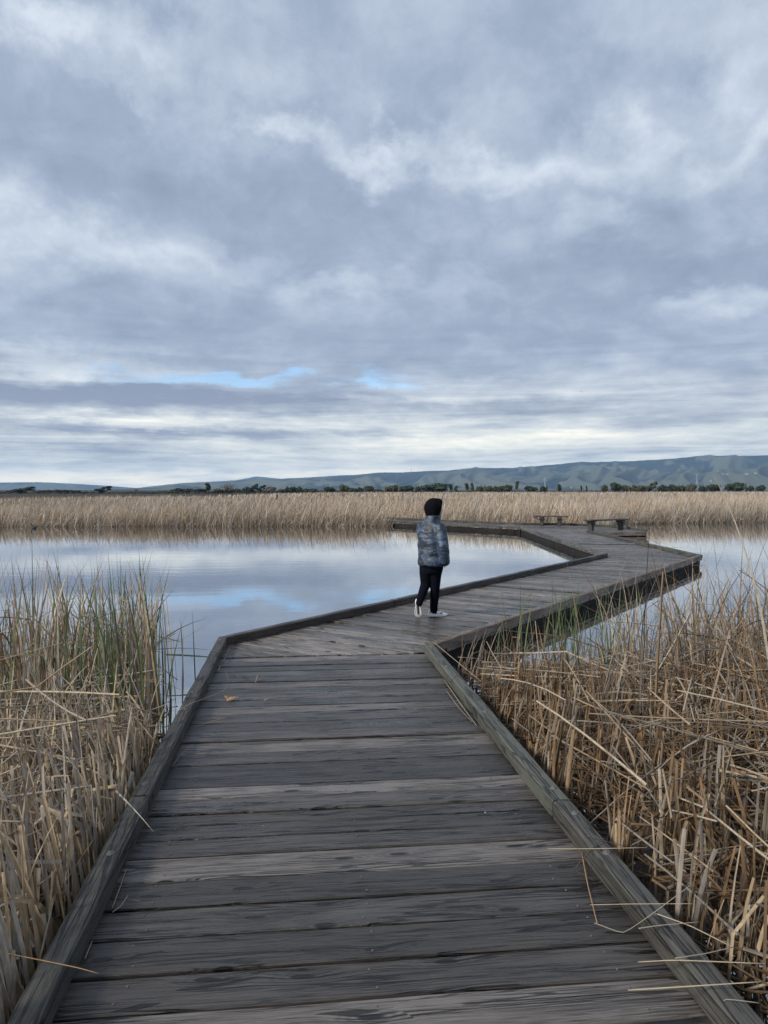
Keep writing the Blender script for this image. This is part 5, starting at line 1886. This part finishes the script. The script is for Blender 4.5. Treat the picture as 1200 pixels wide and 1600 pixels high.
# x in the picture, width, top, kind, foliage, label
TREES = [
    (20, 16, 766, 'wind', 0, 'small ragged olive tree at the far end of the skyline over the pond'),
    (37, 36, 764, 'wind', 0, 'wide ragged windswept tree with pale gaps, first big one over the pond'),
    (61, 16, 767.5, 'round', 1, 'small dark dome-shaped shrub right after the wide ragged tree'),
    (77, 15, 766.5, 'round', 1, 'dark round bush touching its larger twin over the pond'),
    (90, 16, 766, 'round', 1, 'larger dark round bush of the touching pair'),
    (106, 15, 766.5, 'round', 1, 'dark bush merging with a flat-topped one, middle of the pond skyline'),
    (117, 13, 767, 'low', 1, 'flat-topped dark bush before the smallest round one'),
    (132, 10, 769, 'round', 1, 'smallest round dark bush just before the big windswept tree'),
    (162, 25, 759.5, 'wind', 1, 'big lone windswept tree with a slanting crown'),
    (180, 6, 771, 'low', 1, 'tiny dark bush beside the lone windswept tree'),
    (214, 10, 764, 'bare', 2, 'thin leafless tree standing over a dark bush far across the marsh'),
    (216, 8, 773, 'low', 1, 'dark low bush at the foot of the thin leafless tree'),
    (231, 12, 769.5, 'low', 0, 'faint low olive bush after the thin leafless tree'),
    (254, 16, 768, 'low', 0, 'first of two olive shrubs before the long dark thicket'),
    (269, 14, 768, 'low', 0, 'second of two olive shrubs before the long dark thicket'),
    (295, 44, 765, 'low', 1, 'long low dark thicket before the lollipop tree'),
    (324, 13, 760, 'tall', 1, 'lone lollipop-shaped dark tree beside the pale leafless tree'),
    (335, 8, 768, 'low', 1, 'small dark bush between lollipop tree and pale leafless tree'),
    (358, 28, 753, 'bare', 2, 'large pale leafless tree with a hazy pinkish crown'),
    (358, 34, 765, 'low', 2, 'brown brush at the foot of the large pale leafless tree'),
    (386, 10, 763, 'low', 1, 'dark bush at the start of the clump after the pale leafless tree'),
    (396, 14, 761, 'wind', 1, 'forked open tree in the clump after the pale leafless tree'),
    (408, 14, 758, 'wind', 1, 'taller slanting tree in the clump after the pale leafless tree'),
    (424, 16, 759, 'round', 2, 'brownish round tree ending the clump after the pale leafless tree'),
    (440, 14, 765.5, 'round', 1, 'first dark round bush in the row after the brownish tree'),
    (458, 22, 763, 'low', 1, 'wide dark bush in the row after the brownish tree'),
    (476, 14, 765.5, 'round', 1, 'middle-sized dark bush after the wide one in the row'),
    (490, 12, 765, 'round', 1, 'dark round bush before the tiny one in the row'),
    (503, 8, 768, 'low', 0, 'tiny olive bush in the dip of the row'),
    (517, 19, 763, 'round', 1, 'broad dark bush after the dip in the row'),
    (538, 14, 761, 'round', 0, 'olive-topped tree between two dark bushes in the row'),
    (549, 13, 764, 'round', 1, 'dark bush right after the olive-topped tree'),
    (561, 13, 764, 'low', 1, 'dark bush before the tall-headed tree ending the row'),
    (576, 17, 758, 'round', 1, 'tall-headed dark tree near the row end behind the walker'),
    (591, 12, 766, 'low', 1, 'low bush sloping down at the row end'),
    (616, 26, 757, 'low', 0, 'first half of the broad oak clump behind the walker'),
    (638, 26, 757, 'round', 1, 'second half of the broad oak clump behind the walker'),
    (654, 9, 762, 'low', 1, 'small bush filling the gap between the two broad oak masses'),
    (680, 42, 754.5, 'round', 1, 'broadest rounded oak mass, right above the walker hood'),
    (704, 8, 761, 'tall', 1, 'slim dark tree just after the broadest oak'),
    (713, 9, 759.5, 'tall', 0, 'slim olive tree second after the broadest oak'),
    (729, 8, 760, 'tall', 1, 'narrow tree, first of a thin pair over the far boardwalk'),
    (737, 8, 760, 'tall', 0, 'narrow tree, second of a thin pair over the far boardwalk'),
    (751, 13, 762, 'low', 0, 'low olive bush over the far boardwalk'),
    (765, 14, 761.5, 'round', 0, 'olive bush joining the low row toward the short bench'),
    (777, 12, 762, 'low', 1, 'dark bush joining the low row toward the short bench'),
    (790, 20, 757, 'round', 1, 'big dark tree just before the thin palm-like one'),
    (808, 8, 752, 'tall', 0, 'thin tall palm-like tree standing above its neighbours'),
    (827, 22, 757.5, 'round', 1, 'dome-shaped dark tree above the short bench'),
    (849, 10, 762, 'low', 1, 'low dark bush at the foot of the first pylon'),
    (874, 6, 760, 'round', 1, 'single small dark tree alone above the gap between benches'),
    (908, 4, 759, 'tall', 1, 'tiny upright tree alone over the long bench'),
    (916, 4, 759.5, 'tall', 1, 'tiny upright tree, second over the long bench'),
    (944, 10, 761, 'low', 0, 'faint olive bush before the long tree belt'),
    (962, 16, 753, 'round', 1, 'dark crowned tree leading the long tree belt'),
    (976, 12, 756, 'round', 1, 'dark tree second in the long tree belt'),
    (990, 16, 757, 'low', 0, 'olive bush third in the long tree belt'),
    (1004, 15, 757, 'round', 0, 'round olive bush fourth in the long tree belt'),
    (1017, 17, 753, 'wind', 0, 'uneven grey-green tree standing above the belt middle'),
    (1034, 16, 757, 'low', 1, 'dark bush after the uneven grey-green tree'),
    (1050, 17, 755, 'round', 1, 'round dark tree in the second half of the belt'),
    (1066, 16, 757, 'low', 0, 'low olive bush before the twiggy tree'),
    (1080, 15, 750.5, 'bare', 0, 'twiggy half-bare tree beside the second pylon'),
    (1082, 15, 755, 'round', 0, 'olive tree behind the twiggy half-bare one'),
    (1098, 13, 758, 'low', 1, 'low dark bush between second pylon and dome tree'),
    (1118, 19, 755, 'round', 1, 'dome-shaped dark tree alone after the second pylon'),
    (1148, 29, 753, 'round', 1, 'largest dark dome tree of the right-hand skyline'),
    (1172, 12, 758, 'low', 1, 'dark bush behind the tallest pale reed'),
    (1190, 14, 756, 'round', 1, 'round dark tree at the frame edge beyond the heap'),
]
for i, (x, w, top, kd, fol, lab) in enumerate(TREES):
    D = TD + random.uniform(-10, 20)
    cm, tm = CR[kd][i % len(CR[kd])]
    root = empty('tree', (at_far(x, D), D, -0.12))
    H = (EYE + (765 - top) / 1204.0 * D + .12) * (1.08 if kd != 'bare' else 1.0)
    if H < 3.6:
        H *= 1.4
    Wd = w / 1204.0 * D * 1.22
    c_ = bpy.data.objects.new('crown', cm)
    t_ = bpy.data.objects.new('trunk', tm)
    for o_ in (c_, t_):
        COL.objects.link(o_)
        o_.parent = root
    if not cm.materials:
        cm.materials.append(M_LEAF_DARK)
        tm.materials.append(M_BARK_PALE if kd == 'bare' else M_BARK)
    c_.material_slots[0].link = 'OBJECT'
    c_.material_slots[0].material = (M_LEAF_OLIVE, M_LEAF_DARK, M_LEAF_BROWN)[fol]
    root.scale = (Wd, Wd, H)
    if kd != 'wind':
        c_.rotation_euler = (0, 0, random.choice((0, math.pi, .4, 2.7)))
    tag(root, lab, 'tree', 'trees along the far edge of the marsh')

# brush joining the trees: one ragged low mass nobody could count
bv, bf = [], []
rb = random.Random(4)
for _ in range(9000):
    xp = rb.uniform(-60, 1260)
    hgt = 0.7 + .5 * mnoise.noise(Vector((xp * .03, 1.1, 0)))
    for c_, w_, a_ in ((1025, 80, 2.2), (520, 90, 1.0), (300, 60, .6), (760, 60, 1.2), (640, 45, 1.2), (400, 40, .7)):
        hgt += a_ * math.exp(-((xp - c_) / w_) ** 2) * (.7 + .6 * mnoise.noise(Vector((xp * .09, c_, 2))))
    D_ = TD + 12 + rb.uniform(-7, 16)
    z_ = -.15 + max(.25, hgt) * rb.random() ** .8
    p_ = Vector((at_far(xp, D_), D_, z_))
    a_ = Vector((rb.gauss(0, 1), rb.gauss(0, 1), rb.gauss(0, 1))).normalized()
    b_ = a_.orthogonal().normalized()
    c2_ = a_.cross(b_)
    q_ = rb.uniform(.18, .5)
    k_ = len(bv)
    bv += [p_ - b_ * q_, p_ - c2_ * q_ * .7, p_ + b_ * q_, p_ + c2_ * q_ * .7]
    bf.append((k_, k_ + 1, k_ + 2, k_ + 3))
br_ = mesh_obj('brush', bv, bf, leaf_mat('brush_foliage', (0.030, 0.032, 0.020), (0.085, 0.075, 0.048)))
tag(br_, 'low ragged dark brush along the far edge of the marsh', 'brush', None, 'stuff')

# pylons, mast, houses
from mathutils.bvhtree import BVHTree
hill = bpy.data.objects['hills']
bvh = BVHTree.FromPolygons([tuple(v.co) for v in hill.data.vertices], [tuple(p.vertices) for p in hill.data.polygons])


def ground_z(x, y):
    h_ = bvh.ray_cast(Vector((x, y, 3000)), Vector((0, 0, -1)))
    return h_[0].z if h_[0] else -0.12


M_LATT = simple('lattice_steel', (0.50, 0.52, 0.54), .5, 2, 0, .1)


def pylon(x, D, H, label):
    px_, z0 = at_far(x, D), ground_z(at_far(x, D), D)
    root = empty('transmission_pylon', (px_, D, z0))
    tag(root, label, 'pylon', 'lattice pylons in front of the hills')
    b, m_, th = H * .09, H * .022, .35
    for sx in (-1, 1):
        for sy in (-1, 1):
            bm = bmesh.new()
            add_tube(bm, (sx * b, sy * b, 0), (sx * m_, sy * m_, H * .62), th * .5, th * .5, 4)
            add_tube(bm, (sx * m_, sy * m_, H * .62), (0, 0, H), th * .5, th * .4, 4)
            bm_obj('leg', bm, M_LATT, root)
    bm = bmesh.new()
    for k in range(7):
        f0, f1 = k / 7, (k + 1) / 7
        r0, r1 = b + (m_ - b) * f0, b + (m_ - b) * f1
        z0_, z1_ = H * .62 * f0, H * .62 * f1
        for sy in (-1, 1):
            add_tube(bm, (-r0, sy * r0, z0_), (r1, sy * r1, z1_), th * .3, th * .3, 4)
            add_tube(bm, (r0, sy * r0, z0_), (-r1, sy * r1, z1_), th * .3, th * .3, 4)
            add_tube(bm, (sy * r0, -r0, z0_), (sy * r1, r1, z1_), th * .3, th * .3, 4)
    bm_obj('bracing', bm, M_LATT, root)
    for k, wd in ((.64, .17), (.76, .14), (.88, .11)):
        bm = bmesh.new()
        add_tube(bm, (-H * wd, 0, H * k), (H * wd, 0, H * k), th * .5, th * .5, 4)
        for s in (-1, 1):
            add_tube(bm, (s * H * wd, 0, H * k), (0, 0, H * (k + .07)), th * .35, th * .35, 4)
            add_tube(bm, (s * H * wd * .95, 0, H * k), (s * H * wd * .95, 0, H * k - H * .05), th * .4, th * .4, 4)
        bm_obj('cross_arm', bm, M_LATT, root)


pylon(851, 2600, 46, 'pale lattice pylon against the hills above the short bench')
pylon(1088.5, 2600, 58, 'taller pale lattice pylon against the hills by the twiggy tree')

D = 6150
mz = ground_z(at_far(643, D), D)
mast = empty('radio_mast', (at_far(643, D), D, mz))
tag(mast, 'tiny radio mast standing on the hill crest above the walker', 'mast')
bm = bmesh.new()
add_tube(bm, (0, 0, 0), (0, 0, 26), 1.3, .8, 6)
bm_obj('pole', bm, M_BLK2, mast)
bm = bmesh.new()
add_box(bm, (0, 0, 20), (7, 1.5, 1.2))
add_box(bm, (0, 0, 24), (4, 1.2, 1.0))
bm_obj('antenna', bm, M_BLK2, mast)

M_WALLP = simple('pale_house_wall', (0.36, 0.35, 0.33), .8, .2, 0, .1)
M_ROOFP = simple('grey_house_roof', (0.17, 0.15, 0.14), .8, .2, 0, .15)
for i, (x, D, w, lab) in enumerate([
    (1112, 3500, 14, 'tiny pale house at the hill foot, first left of the largest dome tree'),
    (1121, 3650, 11, 'tiny pale house at the hill foot above the dome-shaped tree'),
    (1128, 3560, 17, 'widest pale house at the hill foot between two dome trees'),
    (1136, 3700, 12, 'small pale house higher on the slope between two dome trees'),
    (1166, 3500, 13, 'small pale house just beyond the largest dome tree'),
    (1180, 3620, 12, 'small pale house behind the tallest reed'),
    (858, 3600, 11, 'tiny pale house just after the first pylon'),
    (893, 3650, 10, 'tiny pale house at the hill foot between the two benches'),
    (930, 3600, 12, 'tiny pale house at the hill foot above the long bench')]):
    X, Y = at_far(x, D), D
    z0 = ground_z(X, Y) - .5
    h = empty('house', (X, Y, z0), random.uniform(-.5, .5))
    tag(h, lab, 'house', 'houses at the foot of the hills')
    bm = bmesh.new()
    add_box(bm, (0, 0, 3), (w, 9, 6))
    bm_obj('wall', bm, M_WALLP, h)
    bm = bmesh.new()
    a, b = w / 2 + .6, 5.1
    v = [bm.verts.new(p) for p in ((-a, -b, 6.003), (a, -b, 6.003), (a, b, 6.003), (-a, b, 6.003), (-a, 0, 8.6), (a, 0, 8.6))]
    for f in ((0, 1, 5, 4), (2, 3, 4, 5), (1, 2, 5), (3, 0, 4), (0, 3, 2, 1)):
        bm.faces.new([v[k] for k in f])
    bm_obj('roof', bm, M_ROOFP, h)
    for s in (-.3, 0, .3):
        bm = bmesh.new()
        add_box(bm, (s * w, -4.52, 3.2), (1.4, .1, 1.5))
        bm_obj('window', bm, M_BLK2, h)

# post among the far reeds, a coot on the pond, a gull in the sky
post = empty('post', (at_far(433, 78), 78, -.15))
tag(post, 'small dark reddish post poking above the far reeds', 'post')
M_POST = simple('red_brown_post', (0.10, 0.03, 0.02), .8, 6, .2, .3)
bm = bmesh.new()
add_tube(bm, (0, 0, 0), (0, 0, 1.22), .07, .06, 10)
bm_obj('shaft', bm, M_POST, post)
bm = bmesh.new()
add_box(bm, (0, 0, 1.24), (.2, .16, .22), None, .02)
bm_obj('cap', bm, M_POST, post)

M_FEATH = simple('dark_feathers', (0.02, 0.02, 0.022), .7, 30, .2, .3)
M_BILL = simple('pale_bill', (0.6, 0.55, 0.5), .5, 30, 0, .1)
M_GULL = simple('grey_gull_feathers', (0.10, 0.10, 0.11), .7, 30, .1, .2)
bm = bmesh.new()
add_ball(bm, (0, 0, .055), (.15, .085, .08), 18, 12)
add_ball(bm, (-.12, 0, .10), (.07, .035, .03), 10, 8, Euler((0, R(-25), 0)))
limb(bm, [((.09, 0, .08), .045), ((.135, 0, .15), .03), ((.145, 0, .20), .03)], 10)
add_ball(bm, (.155, 0, .215), (.045, .034, .034), 12, 8)
coot = fuse('water_bird', bm, .009, M_FEATH, None, 3, .5)
coot.location = (-17.3, 38.0, WATER_Z - .005)
coot.rotation_euler = (0, 0, R(160))
tag(coot, 'small dark water bird floating close to the far reed bank', 'bird')
bm = bmesh.new()
add_tube(bm, (.19, 0, .213), (.235, 0, .205), .013, .003, 8)
bm_obj('bill', bm, M_BILL, coot)

bm = bmesh.new()
add_ball(bm, (0, 0, 0), (.21, .055, .055), 14, 10)
add_ball(bm, (.2, 0, .015), (.06, .042, .042), 10, 8)
add_loft(bm, [ell_ring((-.16, 0, 0), (0, 1, 0), (0, 0, 1), .04, .02, 10), ell_ring((-.32, 0, .0), (0, 1, 0), (0, 0, 1), .08, .006, 10)])
for s in (-1, 1):
    add_loft(bm, [ell_ring((.04, s * .03, .02), (1, 0, 0), (0, 0, 1), .09, .018, 10), ell_ring((.07, s * .28, .10), (1, 0, 0), (0, 0, 1), .075, .012, 10),
                  ell_ring((.0, s * .50, .07), (1, 0, 0), (0, 0, 1), .045, .007, 10), ell_ring((-.09, s * .66, .03), (1, 0, 0), (0, 0, 1), .008, .003, 10)])
gull = fuse('gull', bm, .014, M_GULL, None, 1, .3)
gull.location = (at_far(907, 170), 170, EYE + (765 - 613) / 1204.0 * 170)
gull.rotation_euler = (R(12), 0, R(70))
tag(gull, 'tiny dark bird flying below the clouds', 'bird')

# ------------------------------------------------------------------ haze
M_HAZE = bpy.data.materials.new('haze_air')
M_HAZE.use_nodes = True
nt = M_HAZE.node_tree
nt.nodes.clear()
t = NT(nt)
pv = t.n('ShaderNodeVolumePrincipled')
pv.inputs['Color'].default_value = (0.42, 0.66, 1.0, 1)
pv.inputs['Density'].default_value = HAZE
pv.inputs['Anisotropy'].default_value = 0.0
oo = t.n('ShaderNodeOutputMaterial')
nt.links.new(pv.outputs[0], oo.inputs['Volume'])
bm = bmesh.new()
ztop = max(v.co.z for n_ in ('hills', 'distant_hills') for v in bpy.data.objects[n_].data.vertices) + 12
add_box(bm, (0, 0, (ztop - 12) / 2), (19400, 19400, ztop + 12))
hz_ = bm_obj('haze', bm, M_HAZE)
hz_['kind'] = 'stuff'
